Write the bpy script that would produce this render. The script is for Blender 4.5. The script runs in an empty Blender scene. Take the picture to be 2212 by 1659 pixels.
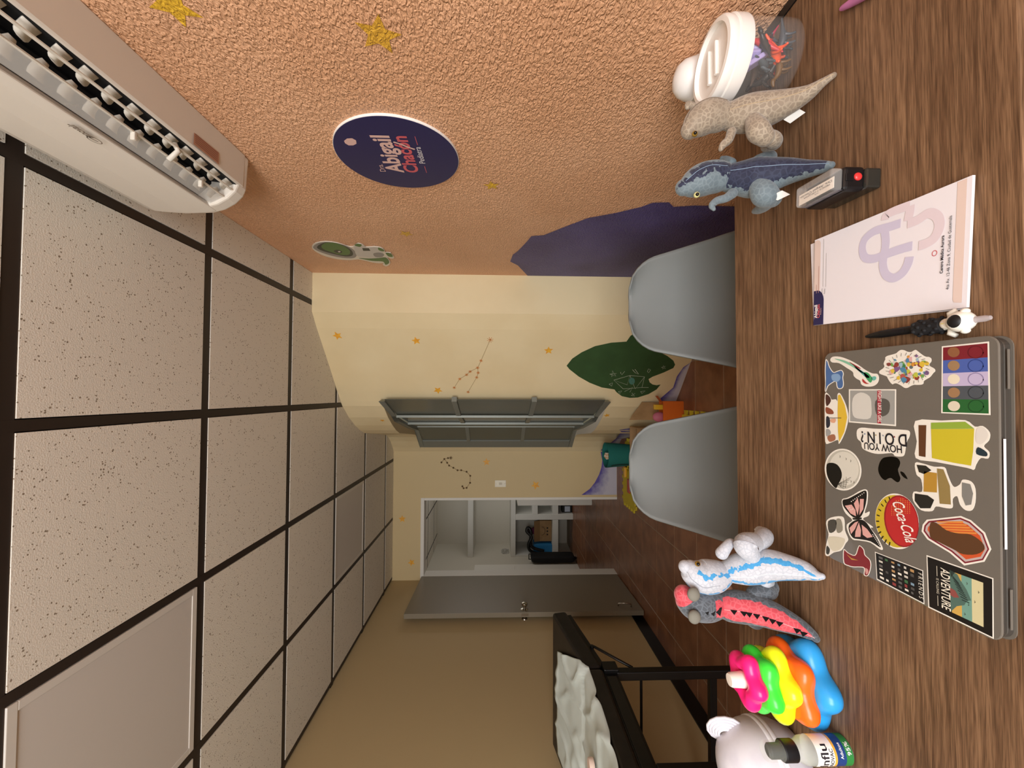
import bpy, bmesh, math, random
from math import sin, cos, pi, radians, sqrt
from mathutils import Vector, Matrix
random.seed(7)
S = bpy.context.scene
C = S.collection

# ---------------------------------------------------------------- camera
CZ = 1.264                                   # eye height above the floor
FPX, YAW, PITCH, ROLL = 874.2, 0.02629, 0.03389, 0.00423
cy, sy, cp, sp = cos(YAW), sin(YAW), cos(PITCH), sin(PITCH)
FW = Vector((sy*cp, cy*cp, -sp)); RT = Vector((cy, -sy, 0)); UP = RT.cross(FW)
RT, UP = RT*cos(ROLL)+UP*sin(ROLL), UP*cos(ROLL)-RT*sin(ROLL)
EYE = Vector((0, 0, CZ))
cam = bpy.data.cameras.new('camera'); camo = bpy.data.objects.new('camera', cam); C.objects.link(camo)
cam.sensor_fit = 'HORIZONTAL'; cam.sensor_width = 36; cam.lens = FPX/2212*36
cam.clip_start = .02; cam.clip_end = 60
M = Matrix.Identity(4)
for i, c in enumerate((-UP, RT, -FW)):       # the photograph was taken upright and is shown turned a quarter
    for j in range(3): M[j][i] = c[j]
M.translation = EYE
camo.matrix_world = M
S.camera = camo

# ---------------------------------------------------------------- light
S.view_settings.view_transform = 'Standard'; S.view_settings.look = 'None'
S.view_settings.gamma = 1; S.view_settings.use_curve_mapping = False
S.view_settings.exposure = 0.0
W = bpy.data.worlds.new('sky'); S.world = W; W.use_nodes = True
W.node_tree.nodes['Background'].inputs[0].default_value = (.75, .87, 1, 1)
W.node_tree.nodes['Background'].inputs[1].default_value = 0.6
def area(name, loc, rot, sx, sy_, power, col):
    l = bpy.data.lights.new(name, 'AREA'); l.shape = 'RECTANGLE'; l.size = sx; l.size_y = sy_
    l.energy = power; l.color = col
    o = bpy.data.objects.new(name, l); o.location = loc; o.rotation_euler = rot; C.objects.link(o); return o
area('daylight_rear_window', (-.55, -1.56, 1.62), (radians(78), 0, 0), 2.0, 1.1, 96, (.96, .98, 1.0))
area('corridor_fill', (-.32, 6.1, 1.6), (0, radians(90), 0), 1.1, 1.0, 9, (1, .98, .95))  # area light added to brighten the corridor from the right; no window built there

# ---------------------------------------------------------------- helpers
def ray(x, y):
    return FW + RT*((1659-y-829.5)/FPX) + UP*((1106-x)/FPX)
def at(x, y, ax, val):
    d = ray(x, y); return EYE + d*((val-EYE[ax])/d[ax])
def lin(c):
    if isinstance(c, str): c = tuple(int(c[i:i+2], 16) for i in (0, 2, 4))
    f = lambda v: v/12.92 if v <= .04045 else ((v+.055)/1.055)**2.4
    return tuple(f(v/255) for v in c[:3])+(1,)
MATS = {}
def mat(name, col, rough=.5, metal=0, spec=.5, bump=None, noise=None, trans=0, ior=1.45, coat=0, alpha=1, emit=0):
    if name in MATS: return MATS[name]
    m = bpy.data.materials.new(name); m.use_nodes = True; MATS[name] = m
    nt = m.node_tree; b = nt.nodes['Principled BSDF']
    b.inputs['Base Color'].default_value = lin(col); b.inputs['Roughness'].default_value = rough
    b.inputs['Metallic'].default_value = metal; b.inputs['Specular IOR Level'].default_value = spec
    b.inputs['Transmission Weight'].default_value = trans; b.inputs['IOR'].default_value = ior
    b.inputs['Coat Weight'].default_value = coat; b.inputs['Alpha'].default_value = alpha
    if noise or bump: g = nt.nodes.new('ShaderNodeNewGeometry')
    if noise:                                # (scale, second colour, low, high, stretch)
        sc, c2, lo, hi = noise[:4]
        n = nt.nodes.new('ShaderNodeTexNoise'); n.inputs['Scale'].default_value = sc; n.inputs['Detail'].default_value = 4
        if len(noise) > 4:
            mp = nt.nodes.new('ShaderNodeMapping'); mp.inputs['Scale'].default_value = noise[4]
            nt.links.new(g.outputs['Position'], mp.inputs[0]); nt.links.new(mp.outputs[0], n.inputs['Vector'])
        else: nt.links.new(g.outputs['Position'], n.inputs['Vector'])
        r = nt.nodes.new('ShaderNodeValToRGB'); r.color_ramp.elements[0].position = lo; r.color_ramp.elements[1].position = hi
        r.color_ramp.elements[0].color = lin(col); r.color_ramp.elements[1].color = lin(c2)
        nt.links.new(n.outputs['Fac'], r.inputs[0]); nt.links.new(r.outputs[0], b.inputs['Base Color'])
    if bump:                                 # (scale, strength, distance)
        n = nt.nodes.new('ShaderNodeTexNoise'); n.inputs['Scale'].default_value = bump[0]; n.inputs['Detail'].default_value = 2
        nt.links.new(g.outputs['Position'], n.inputs['Vector'])
        k = nt.nodes.new('ShaderNodeBump'); k.inputs['Strength'].default_value = bump[1]; k.inputs['Distance'].default_value = bump[2]
        nt.links.new(n.outputs['Fac'], k.inputs['Height']); nt.links.new(k.outputs[0], b.inputs['Normal'])
    return m
OFF = {}
def empty(name, loc, label, cat, group=None):
    o = bpy.data.objects.new(name, None); C.objects.link(o); o.location = loc; o.empty_display_size = .02
    OFF[o.name] = Vector(loc); tag(o, label, cat, group); return o
def tag(o, label, cat, group=None):
    o['label'] = label; o['category'] = cat
    if group: o['group'] = group
    return o
def struct(o): o['kind'] = 'structure'; return o
def link(name, me, m, parent=None):
    o = bpy.data.objects.new(name, me); C.objects.link(o)
    if m is not None and not me.materials: me.materials.append(m)
    if parent is not None:
        o.parent = parent; OFF[o.name] = OFF.get(parent.name, Vector())
    return o
class MB:
    def __init__(s): s.v = []; s.f = []; s.a = []
    def add(s, vs, fs):
        k = len(s.v); s.v += [Vector(p) for p in vs]; s.f += [tuple(i+k for i in q) for q in fs]; return s
    def box(s, x0, x1, y0, y1, z0, z1, T=None):
        vs = [Vector((x, y, z)) for x in (x0, x1) for y in (y0, y1) for z in (z0, z1)]
        if T: vs = [T @ p for p in vs]
        return s.add(vs, [(0, 1, 3, 2), (4, 6, 7, 5), (0, 4, 5, 1), (2, 3, 7, 6), (0, 2, 6, 4), (1, 5, 7, 3)])
    def prism(s, pts, d):                    # polygon (3D, planar) swept along the vector d
        n = len(pts); d = Vector(d); p = [Vector(q) for q in pts]
        return s.add(p+[q+d for q in p], [tuple(range(n-1, -1, -1)), tuple(range(n, 2*n))] + [(i, (i+1) % n, n+(i+1) % n, n+i) for i in range(n)])
    def poly(s, pts): return s.add(pts, [tuple(range(len(pts)))])
    def lathe(s, prof, o=(0, 0, 0), ax=(0, 0, 1), n=32, cap=True, mod=None):
        o = Vector(o); ax = Vector(ax).normalized(); u = ax.orthogonal().normalized(); w = ax.cross(u); k = len(prof); vs = []
        for r, h in prof:
            for i in range(n):
                a = 2*pi*i/n; rr = r*(mod(a) if mod else 1); vs.append(o+ax*h+(u*cos(a)+w*sin(a))*rr)
        fs = [(j*n+i, j*n+(i+1) % n, (j+1)*n+(i+1) % n, (j+1)*n+i) for j in range(k-1) for i in range(n)]
        if cap: fs += [tuple(range(n-1, -1, -1)), tuple((k-1)*n+i for i in range(n))]
        return s.add(vs, fs)
    def tube(s, pts, r, n=10, cap=True, closed=False):
        pts = [Vector(p) for p in pts]; k = len(pts); vs = []; pn = None
        for i, p in enumerate(pts):
            a = pts[i-1] if (i or closed) else p; b = pts[(i+1) % k] if (i < k-1 or closed) else p
            t = (b-a).normalized(); u = (t.orthogonal() if pn is None else pn - t*pn.dot(t)).normalized(); pn = u; w = t.cross(u)
            rr = r[i] if isinstance(r, (list, tuple)) else r
            vs += [p+(u*cos(2*pi*j/n)+w*sin(2*pi*j/n))*rr for j in range(n)]
        m = k if closed else k-1
        fs = [(i*n+j, i*n+(j+1) % n, ((i+1) % k)*n+(j+1) % n, ((i+1) % k)*n+j) for i in range(m) for j in range(n)]
        if cap and not closed: fs += [tuple(range(n-1, -1, -1)), tuple((k-1)*n+j for j in range(n))]
        return s.add(vs, fs)
    def ball(s, c, r, n=20, m=12, ax=None):
        c = Vector(c); r = Vector((r, r, r)) if not hasattr(r, '__len__') else Vector(r)
        T = ax if ax else Matrix.Identity(3)
        vs = [c + T @ Vector((0, 0, r.z))] + [c + T @ Vector((r.x*sin(pi*j/m)*cos(2*pi*i/n), r.y*sin(pi*j/m)*sin(2*pi*i/n), r.z*cos(pi*j/m))) for j in range(1, m) for i in range(n)] + [c - T @ Vector((0, 0, r.z))]
        fs = [(0, 1+i, 1+(i+1) % n) for i in range(n)]
        fs += [(1+j*n+i, 1+(j+1)*n+i, 1+(j+1)*n+(i+1) % n, 1+j*n+(i+1) % n) for j in range(m-2) for i in range(n)]
        e = len(vs)-1; fs += [(e, 1+(m-2)*n+(i+1) % n, 1+(m-2)*n+i) for i in range(n)]
        return s.add(vs, fs)
    def build(s, name, m, parent=None, smooth=False, bevel=0, seg=2, loc=None):
        off = OFF.get(parent.name, Vector()) if parent is not None else (Vector(loc) if loc else Vector())
        me = bpy.data.meshes.new(name); me.from_pydata([tuple(p-off) for p in s.v], [], s.f)
        bm = bmesh.new(); bm.from_mesh(me); bmesh.ops.recalc_face_normals(bm, faces=bm.faces); bm.to_mesh(me); bm.free()
        if smooth: me.polygons.foreach_set('use_smooth', [True]*len(me.polygons))
        o = link(name, me, m, parent)
        if parent is None: o.location = off; OFF[o.name] = off
        if smooth == 'auto': smooth_auto(me)
        if bevel:
            b = o.modifiers.new('bevel', 'BEVEL'); b.width = bevel; b.segments = seg; b.limit_method = 'ANGLE'; b.angle_limit = radians(35)
        return o
def smooth_auto(me, ang=40):
    bm = bmesh.new(); bm.from_mesh(me)
    for e in bm.edges:
        e.smooth = len(e.link_faces) == 2 and e.calc_face_angle(9) < radians(ang)
    bm.to_mesh(me); bm.free()
def crom(P, k):                              # Catmull-Rom through a list of tuples
    out = []; n = len(P)
    for i in range(n-1):
        p0, p1, p2, p3 = (P[max(i-1, 0)], P[i], P[i+1], P[min(i+2, n-1)])
        for j in range(k):
            t = j/k
            out.append(tuple(.5*((2*b)+(-a+c)*t+(2*a-5*b+4*c-d)*t*t+(-a+3*b-3*c+d)*t**3) for a, b, c, d in zip(p0, p1, p2, p3)))
    return out+[tuple(P[-1])]
def loft(sk, dorsal=(0, -.7, .7), k=8, n=28, pat=None, flat=1.0):
    """sk: (x, y, z, r) stations -> closed plush-like tube with round ends; pat(t, phi) is kept per vertex"""
    P = crom(sk, k); cs = [Vector(p[:3]) for p in P]; rs = [max(p[3], .0008) for p in P]
    t0 = (cs[0]-cs[1]).normalized(); t1 = (cs[-1]-cs[-2]).normalized()
    A = [(cs[0]+t0*rs[0]*sin(a), rs[0]*cos(a)) for a in (1.5, 1.2, .9, .6, .3)]
    B = [(cs[-1]+t1*rs[-1]*sin(a), rs[-1]*cos(a)) for a in (.3, .6, .9, 1.2, 1.5)]
    R = A+list(zip(cs, rs))+B; D = Vector(dorsal).normalized(); m = MB(); vs = []; L = len(R)
    for i, (c, r) in enumerate(R):
        t = (R[min(i+1, L-1)][0]-R[max(i-1, 0)][0]).normalized(); u = (D-t*D.dot(t)).normalized(); w = t.cross(u)
        for j in range(n):
            a = 2*pi*j/n; vs.append(c+u*cos(a)*r+w*sin(a)*r*flat)
            tt = min(max((i-5)/(L-11), 0), 1); ph = a if a <= pi else a-2*pi
            m.a.append(pat(tt, ph) if pat else -1)
    fs = [(i*n+j, i*n+(j+1) % n, (i+1)*n+(j+1) % n, (i+1)*n+j) for i in range(L-1) for j in range(n)]
    fs += [tuple(range(n-1, -1, -1)), tuple((L-1)*n+j for j in range(n))]
    return m.add(vs, fs)
def loft_build(m, name, mt, parent):
    o = m.build(name, mt, parent, smooth=True)
    at_ = o.data.attributes.new('pat', 'FLOAT', 'POINT'); at_.data.foreach_set('value', m.a)
    return o
def px(sk):                                  # stations read off the picture at a chosen distance; nothing sinks into the desk top
    out = []
    for a, b, d, r in sk:
        p = at(a, b, 1, d); R_ = r*d/FPX; out.append((p.x, p.y, max(p.z, .7455+R_), R_))
    return out
# flat print: text
TXT = {}
def text2d(s, bold=0.0, spacing=1.0):
    key = (s, bold, spacing)
    if key not in TXT:
        cu = bpy.data.curves.new('lettering', 'FONT'); cu.body = s; cu.size = 1; cu.offset = bold; cu.resolution_u = 4; cu.space_character = spacing
        o = bpy.data.objects.new('lettering', cu); C.objects.link(o)
        me = bpy.data.meshes.new_from_object(o); TXT[key] = ([v.co.copy() for v in me.vertices], [tuple(p.vertices) for p in me.polygons])
        bpy.data.objects.remove(o); bpy.data.curves.remove(cu); bpy.data.meshes.remove(me)
    return TXT[key]
def text_fit(s, P0, P1, nrm, m, parent, hs=1.0, bold=.0, shear=0, spacing=1.0, name='lettering', lift=.0):
    vs, fs = text2d(s, bold, spacing); P0 = Vector(P0); P1 = Vector(P1); nrm = Vector(nrm)
    x0 = min(v.x for v in vs); x1 = max(v.x for v in vs); k = (P1-P0).length/(x1-x0)
    ex = (P1-P0).normalized(); ey = nrm.cross(ex).normalized()
    return MB().add([P0+ex*((v.x-x0+shear*v.y)*k)+ey*(v.y*k*hs)+nrm*lift for v in vs], fs).build(name, m, parent)
def stripe(mb, pts, w, nrm):                 # flat ribbon along a polyline
    nrm = Vector(nrm); pts = [Vector(p) for p in pts]; L = []; R = []
    for i, p in enumerate(pts):
        t = (pts[min(i+1, len(pts)-1)]-pts[max(i-1, 0)]).normalized(); s = nrm.cross(t)*w/2; L.append(p+s); R.append(p-s)
    n = len(pts); return mb.add(L+R, [(i, i+1, n+i+1, n+i) for i in range(n-1)])
def offset_poly(pts, d):                     # shrink a planar outline towards its inside by about d (2D tuples)
    n = len(pts); area2 = sum(pts[i][0]*pts[(i+1) % n][1]-pts[(i+1) % n][0]*pts[i][1] for i in range(n)); sg = 1 if area2 > 0 else -1; out = []
    for i in range(n):
        a = Vector(pts[i-1]); b = Vector(pts[i]); c = Vector(pts[(i+1) % n])
        e1 = (b-a).normalized(); e2 = (c-b).normalized(); n1 = Vector((-e1.y, e1.x)); n2 = Vector((-e2.y, e2.x))
        k = (n1+n2); k = k.normalized() if k.length > 1e-6 else n1
        out.append(tuple(b+k*(sg*d/max(.5, k.dot(n1)))))
    return out
def smooth2(pts, k=3):
    n = len(pts); q = [tuple(pts[-1])]+[tuple(p) for p in pts]+[tuple(pts[0]), tuple(pts[1])]
    r = crom(q, k); return r[k:k+n*k]
# ---------------------------------------------------------------- the room
ZC, XR, XL, YB, YR = 2.356, .71, -1.93, 4.285, -1.45
def stucco(name, col, col2, strength=.9, rough=.42):
    if name in MATS: return MATS[name]
    m = mat(name, col, rough, spec=.4); nt = m.node_tree; b = nt.nodes['Principled BSDF']; N = nt.nodes.new; L = nt.links.new
    g = N('ShaderNodeNewGeometry'); n0 = N('ShaderNodeTexNoise'); n0.inputs['Scale'].default_value = 3
    L(g.outputs['Position'], n0.inputs['Vector']); r = N('ShaderNodeValToRGB')
    r.color_ramp.elements[0].position = .35; r.color_ramp.elements[1].position = .65
    r.color_ramp.elements[0].color = lin(col); r.color_ramp.elements[1].color = lin(col2)
    L(n0.outputs['Fac'], r.inputs[0]); L(r.outputs[0], b.inputs['Base Color'])
    a = N('ShaderNodeTexNoise'); a.inputs['Scale'].default_value = 135; a.inputs['Detail'].default_value = 1.5; a.inputs['Distortion'].default_value = .8
    mp = N('ShaderNodeMapping'); mp.inputs['Scale'].default_value = (1, .62, 1.25); L(g.outputs['Position'], mp.inputs[0]); L(mp.outputs[0], a.inputs['Vector'])
    c = N('ShaderNodeValToRGB'); c.color_ramp.elements[0].position = .36; c.color_ramp.elements[1].position = .66; L(a.outputs['Fac'], c.inputs[0])
    k = N('ShaderNodeBump'); k.inputs['Strength'].default_value = strength; k.inputs['Distance'].default_value = .0034
    L(c.outputs[0], k.inputs['Height']); L(k.outputs[0], b.inputs['Normal']); return m
M_OR = stucco('orange_stucco', 'e8b48d', 'e0aa82')
M_PU = stucco('purple_paint', '574e86', '42376a', .7)
M_YST = stucco('yellow_paint_stucco', 'e8bb34', 'd9a63a', .7)
M_CREAM = mat('cream_paint', 'e6d4ab', .55, bump=(60, .12, .002), noise=(2.5, 'e1cda2', .4, .65))
M_BACKP = mat('cream_paint_back_dimmed', 'd3bd8f', .6, bump=(60, .12, .002))  # darker than the front wall: light falloff put into the base colour
M_LEFT = mat('wall_paint_dimmed', 'c0a97f', .7, bump=(80, .1, .002))  # base colour darkened to stand in for weaker light on the left wall
M_WHITE = mat('white_paint', 'e6e2d8', .5)
M_CORR = mat('corridor_paint', 'cfc9bb', .6)
M_BLK = mat('black_paint', '131110', .45)

f = struct(MB().box(-3.0, 1.0, YR-.1, 7.5, -.06, -.0018).build('floor', mat('grout', 'a08e78', .85)))
# floor tiles
TS = .3275
mt = mat('terracotta_tile', '7c5138', .3, spec=.45, noise=(9, '966648', .36, .66), bump=(30, .12, .002))
tm = MB().box(-TS/2+.003, TS/2-.003, -TS/2+.003, TS/2-.003, -.006, 0)
bm = bmesh.new(); me = bpy.data.meshes.new('floor_tile'); me.from_pydata([tuple(v) for v in tm.v], [], tm.f); bm.from_mesh(me)
bmesh.ops.recalc_face_normals(bm, faces=bm.faces)
bmesh.ops.bevel(bm, geom=[e for e in bm.edges if all(v.co.z > -.001 for v in e.verts)], offset=.0018, segments=1, affect='EDGES'); bm.to_mesh(me); bm.free()
for i in range(-4, 8):
    for j in range(-12, 16):
        x = -1.741+TS*(i+.5); y = 2.885+TS*(j+.5)
        if y < -.9 or y > 7.3 or x > .95 or (y < 4.2 and x < -2.05) or (y > 4.4 and x > -.3): continue
        o = link('floor_tile', me, mt, f); o.location = (x, y, 0)

# ceiling: dark grid with dropped mineral tiles
ce = struct(MB().box(-3.0, 1.0, YR-.1, 7.5, ZC+.03, ZC+.08).build('ceiling', M_BLK))
GX, GY, T = .535, .9357, .6096
M_TEE = mat('brown_tee', '2b211b', .5)
tm_ = mat('mineral_tile', 'e3dccf', .8, bump=(260, .35, .002)); nt = tm_.node_tree; N = nt.nodes.new; b = nt.nodes['Principled BSDF']
g = N('ShaderNodeNewGeometry'); vo = N('ShaderNodeTexVoronoi'); vo.inputs['Scale'].default_value = 105; nt.links.new(g.outputs['Position'], vo.inputs['Vector'])
no = N('ShaderNodeTexNoise'); no.inputs['Scale'].default_value = 40; nt.links.new(g.outputs['Position'], no.inputs['Vector'])
mu = N('ShaderNodeMath'); mu.operation = 'MULTIPLY_ADD'; mu.inputs[1].default_value = -.75; mu.inputs[2].default_value = .53
nt.links.new(no.outputs['Fac'], mu.inputs[0])
lt = N('ShaderNodeMath'); lt.operation = 'LESS_THAN'; nt.links.new(vo.outputs['Distance'], lt.inputs[0]); nt.links.new(mu.outputs[0], lt.inputs[1])
mx = N('ShaderNodeMix'); mx.data_type = 'RGBA'; nt.links.new(lt.outputs[0], mx.inputs['Factor'])
mx.inputs['A'].default_value = lin('e3dccf'); mx.inputs['B'].default_value = lin('8d7f6c'); nt.links.new(mx.outputs['Result'], b.inputs['Base Color'])
hw = .0135; hy = .0175
for i in range(-5, 1):
    MB().box(GX+T*i-hw, GX+T*i+hw, YR, 7.45, ZC-.001, ZC+.03).build('grid_tee', M_TEE, ce)
for j in range(-3, 11):
    MB().box(-3.0, .72, GY+T*j-hy, GY+T*j+hy, ZC-.0005, ZC+.03).build('grid_tee', M_TEE, ce)
PANELS = {(-3, 0), (-3, 3)}
M_DIF = mat('light_diffuser', 'cdc6be', .35, spec=.3); M_LFR = mat('light_frame', 'd5cfc6', .4)
for i in range(-6, 1):
    for j in range(-4, 11):
        x0 = GX+T*i+hw+.003; x1 = GX+T*(i+1)-hw-.003; y0 = GY+T*j+hy+.002; y1 = GY+T*(j+1)-hy-.002
        if y0 < 4.2: x0 = max(x0, XL+.002); x1 = min(x1, XR-.001)
        y0 = max(y0, YR)
        if x1-x0 < .03 or y1-y0 < .03: continue
        if (i, j) in PANELS:
            t = empty('ceiling_light', ((x0+x1)/2, (y0+y1)/2, ZC), 'large unlit square ceiling light panel nearest the viewer' if j == 0 else 'small unlit square ceiling light panel farther back, toward the doorway', 'ceiling light', 'flush ceiling light panels')
            m = MB(); e = .022
            for a in ((x0, x1, y0, y0+e), (x0, x1, y1-e, y1), (x0, x0+e, y0+e, y1-e), (x1-e, x1, y0+e, y1-e)): m.box(*a, ZC-.004, ZC+.02)
            m.build('frame', M_LFR, t, bevel=.0015)
            MB().box(x0+e, x1-e, y0+e, y1-e, ZC-.0015, ZC+.015).build('diffuser', M_DIF, t)
            continue
        MB().box(x0, x1, y0, y1, ZC-.0025, ZC+.02).build('ceiling_tile', tm_, ce)

# walls
wr = struct(MB().box(XR, XR+.12, YR, 2.51, 0, ZC+.04).build('wall_right', M_OR))
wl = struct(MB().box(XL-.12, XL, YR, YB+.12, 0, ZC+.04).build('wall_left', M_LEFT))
struct(MB().box(XL, XL+.012, YR, YB, 0, .092).build('baseboard_left', mat('black_baseboard', '0d0b0a', .4), bevel=.002))
m = MB()
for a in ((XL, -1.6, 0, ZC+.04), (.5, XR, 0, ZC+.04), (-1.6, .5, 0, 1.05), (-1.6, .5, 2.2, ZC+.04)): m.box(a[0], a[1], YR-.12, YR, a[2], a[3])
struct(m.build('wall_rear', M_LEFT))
m = MB()
for a in ((-1.6, -1.55), (-.59, -.51), (.45, .5)): m.box(a[0], a[1], YR-.07, YR-.02, 1.05, 2.2)
for a in ((1.05, 1.1), (2.15, 2.2)): m.box(-1.6, .5, YR-.07, YR-.02, a[0], a[1])
w2 = struct(m.build('window_2', M_WHITE, bevel=.003))
# back wall with the doorway
m = MB(); DX0, DX1, DZ = -1.905, -1.085, 2.06
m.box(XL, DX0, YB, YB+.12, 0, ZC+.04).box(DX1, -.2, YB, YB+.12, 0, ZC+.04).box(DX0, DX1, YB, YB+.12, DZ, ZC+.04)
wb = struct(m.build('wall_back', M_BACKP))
m = MB(); m.box(DX1-.022, DX1+.004, YB-.006, YB+.125, 0, DZ-.03).box(DX0-.004, DX0+.02, YB-.006, YB+.125, 0, DZ-.03).box(DX0-.004, DX1+.004, YB-.006, YB+.125, DZ-.03, DZ+.006)
struct(m.build('trim_1', M_WHITE, bevel=.002))
# curving front wall with the bay window
WP = [(.71, 2.39), (.48, 2.39), (.396, 2.455), (.232, 2.60), (.038, 2.765), (-.048, 2.842), (-.083, 2.876), (-.17, 3.0), (-.238, 3.129), (-.285, 3.24), (-.319, 3.356),
      (-.345, 3.58), (-.37, 3.80), (-.393, 3.977), (-.425, 4.07), (-.478, 4.157), (-.549, 4.240), (-.60, 4.287)]
WN = []
for i, p in enumerate(WP):
    a = Vector(WP[max(i-1, 0)]); b = Vector(WP[min(i+1, len(WP)-1)]); t = (b-a).normalized(); WN.append(Vector((t.y, -t.x))*-1)
WN = [(-n if n.dot(Vector((1, .3))) < 0 else n) for n in WN]      # away from the room
WN[0] = Vector((0, 1))
m = MB(); WZ0, WZ1 = .49, 2.07; wi0, wi1 = 5, 16
def wallseg(i, z0, z1):
    a, b = WP[i], WP[i+1]; c = Vector(b)+WN[i+1]*.14; d = Vector(a)+WN[i]*.14
    m.prism([(a[0], a[1], z0), (b[0], b[1], z0), (c.x, c.y, z0), (d.x, d.y, z0)], (0, 0, z1-z0))
for i in range(len(WP)-1):
    if wi0 <= i < wi1: wallseg(i, 0, WZ0); wallseg(i, WZ1, ZC+.04)
    else: wallseg(i, 0, ZC+.04)
wf = struct(m.build('wall_front', M_CREAM)); 
me = wf.data
bm = bmesh.new(); bm.from_mesh(me); bmesh.ops.remove_doubles(bm, verts=bm.verts, dist=.0005); bm.to_mesh(me); bm.free()
me.polygons.foreach_set('use_smooth', [True]*len(me.polygons)); smooth_auto(me, 28)
def whit(x, y, lift=.0012):                  # where the sight line through a picture point meets the front or back wall
    d = ray(x, y); best = None
    segs = [(WP[i], WP[i+1]) for i in range(len(WP)-1)]+[((-.60, YB), (-1.085, YB)), ((-1.085, YB), (-1.9, YB))]
    for a, b in segs:
        ex, ey = b[0]-a[0], b[1]-a[1]; det = d.x*(-ey)+d.y*ex
        if abs(det) < 1e-9: continue
        t = (a[0]*(-ey)+a[1]*ex)/det; s = (d.x*a[1]-d.y*a[0])/det
        if t > 0 and -.002 <= s <= 1.002 and (best is None or t < best[0]):
            nn = Vector((ey, -ex, 0)).normalized(); nn = -nn if nn.dot(d) > 0 else nn; best = (t, nn)
    return EYE+d*best[0]+best[1]*lift, best[1]
# window in the bay
M_ALU = mat('aluminium', '84877f', .45, metal=.25); M_GLASS = mat('tinted_glass', '5c5e54', .2, spec=.6)
wn = struct(MB().add([], []).build('window_1', M_ALU)) if False else None
F = [(-.035, 2.835), (-.213, 3.18), (-.302, 3.64), (-.351, 3.97), (-.548, 4.23)]
G = [tuple(at(x, y, 2, .53)[:2]) for x, y in ((1297, 867), (1283, 900), (1260, 915), (1241, 921), (1230.5, 953))]
G[0] = (G[1][0]+.19*.62, G[1][1]-.36*.92)
def band(A, B, z0, z1):
    m = MB()
    for i in range(len(A)-1):
        m.prism([(*A[i], z0), (*A[i+1], z0), (*B[i+1], z0), (*B[i], z0)], (0, 0, z1-z0))
    return m
wn = struct(band(F, G, WZ0, .53).build('window_1', M_ALU, bevel=.002))
band(F, G, 2.03, WZ1).build('head_rail', M_ALU, wn, bevel=.002)
P0 = WP[wi0:wi1+1]
m = MB()                                      # white sill and far jamb
for i in range(len(P0)-1):
    t = lambda k: k/(len(P0)-1)*(len(F)-1)
    def onF(k):
        q = t(k); a = min(int(q), len(F)-2); w = q-a; return (F[a][0]*(1-w)+F[a+1][0]*w, F[a][1]*(1-w)+F[a+1][1]*w)
    a, b = onF(i), onF(i+1)
    m.add([(*P0[i], WZ0+.001), (*P0[i+1], WZ0+.001), (*b, WZ0+.004), (*a, WZ0+.004)], [(0, 1, 2, 3)])
m.build('sill', M_WHITE, wn)
MB().prism([(-.549, 4.242, WZ0), (-.520, 4.212, WZ0), (-.500, 4.235, WZ0), (-.530, 4.262, WZ0)], (0, 0, WZ1-WZ0)).build('jamb', M_WHITE, wn)
for k in (1, 2, 3):
    MB().box(G[k][0]-.010, G[k][0]+.010, G[k][1]-.012, G[k][1]+.012, .53, 2.03).build('mullion', M_ALU, wn, bevel=.002)
a, b = Vector(G[4]), Vector(F[4]); MB().prism([(*a, .53), (*b, .53), (b.x+.03, b.y-.012, .53), (a.x+.03, a.y+.012, .53)], (0, 0, 1.5)).build('jamb', M_ALU, wn)
for k in (0, 1, 3):
    A = Vector(G[k]); B = Vector(G[k+1]); t = (B-A).normalized(); nn = Vector((t.y, -t.x)); nn = nn if nn.x > 0 else -nn
    for (z0, z1) in ((.53, 1.0), (1.035, 1.545), (1.58, 2.03)):
        MB().prism([(*(A+nn*.012), z0), (*(B+nn*.012), z0), (*(B+nn*.017), z0), (*(A+nn*.017), z0)], (0, 0, z1-z0)).build('pane', M_GLASS, wn)
    for z in (1.0, 1.545):
        MB().prism([(*A, z), (*B, z), (*(B+nn*.035), z), (*(A+nn*.035), z)], (0, 0, .035)).build('mullion', M_ALU, wn)
A, B = G[2], G[3]; MB().prism([(*A, .53), (*B, .53), (B[0]+.02, B[1], .53), (A[0]+.02, A[1], .53)], (0, 0, 1.5)).build('mullion', M_ALU, wn)

# corridor beyond the doorway
struct(MB().box(-3.0, .3, 7.42, 7.5, 0, ZC+.04).build('wall_corridor_back', M_CORR))
struct(MB().box(-2.82, -2.70, YB+.12, 7.42, 0, ZC+.04).build('wall_corridor_left', M_CORR))
struct(MB().box(-.3, -.2, YB+.12, 7.42, 0, ZC+.04).build('wall_corridor_right', M_CORR))
struct(MB().box(-2.82, XL-.12, YB, YB+.12, 0, ZC+.04).build('wall_corridor_near', M_CORR))
dd = struct(MB().box(-2.70, -2.675, 5.2, 6.45, 0, 1.62).build('door_2', M_WHITE, bevel=.003))
for z0, z1 in ((.06, .93), (1.0, 1.58)):
    MB().box(-2.676, -2.668, 5.28, 6.38, z0, z1).build('door_panel', M_WHITE, dd, bevel=.003)

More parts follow.
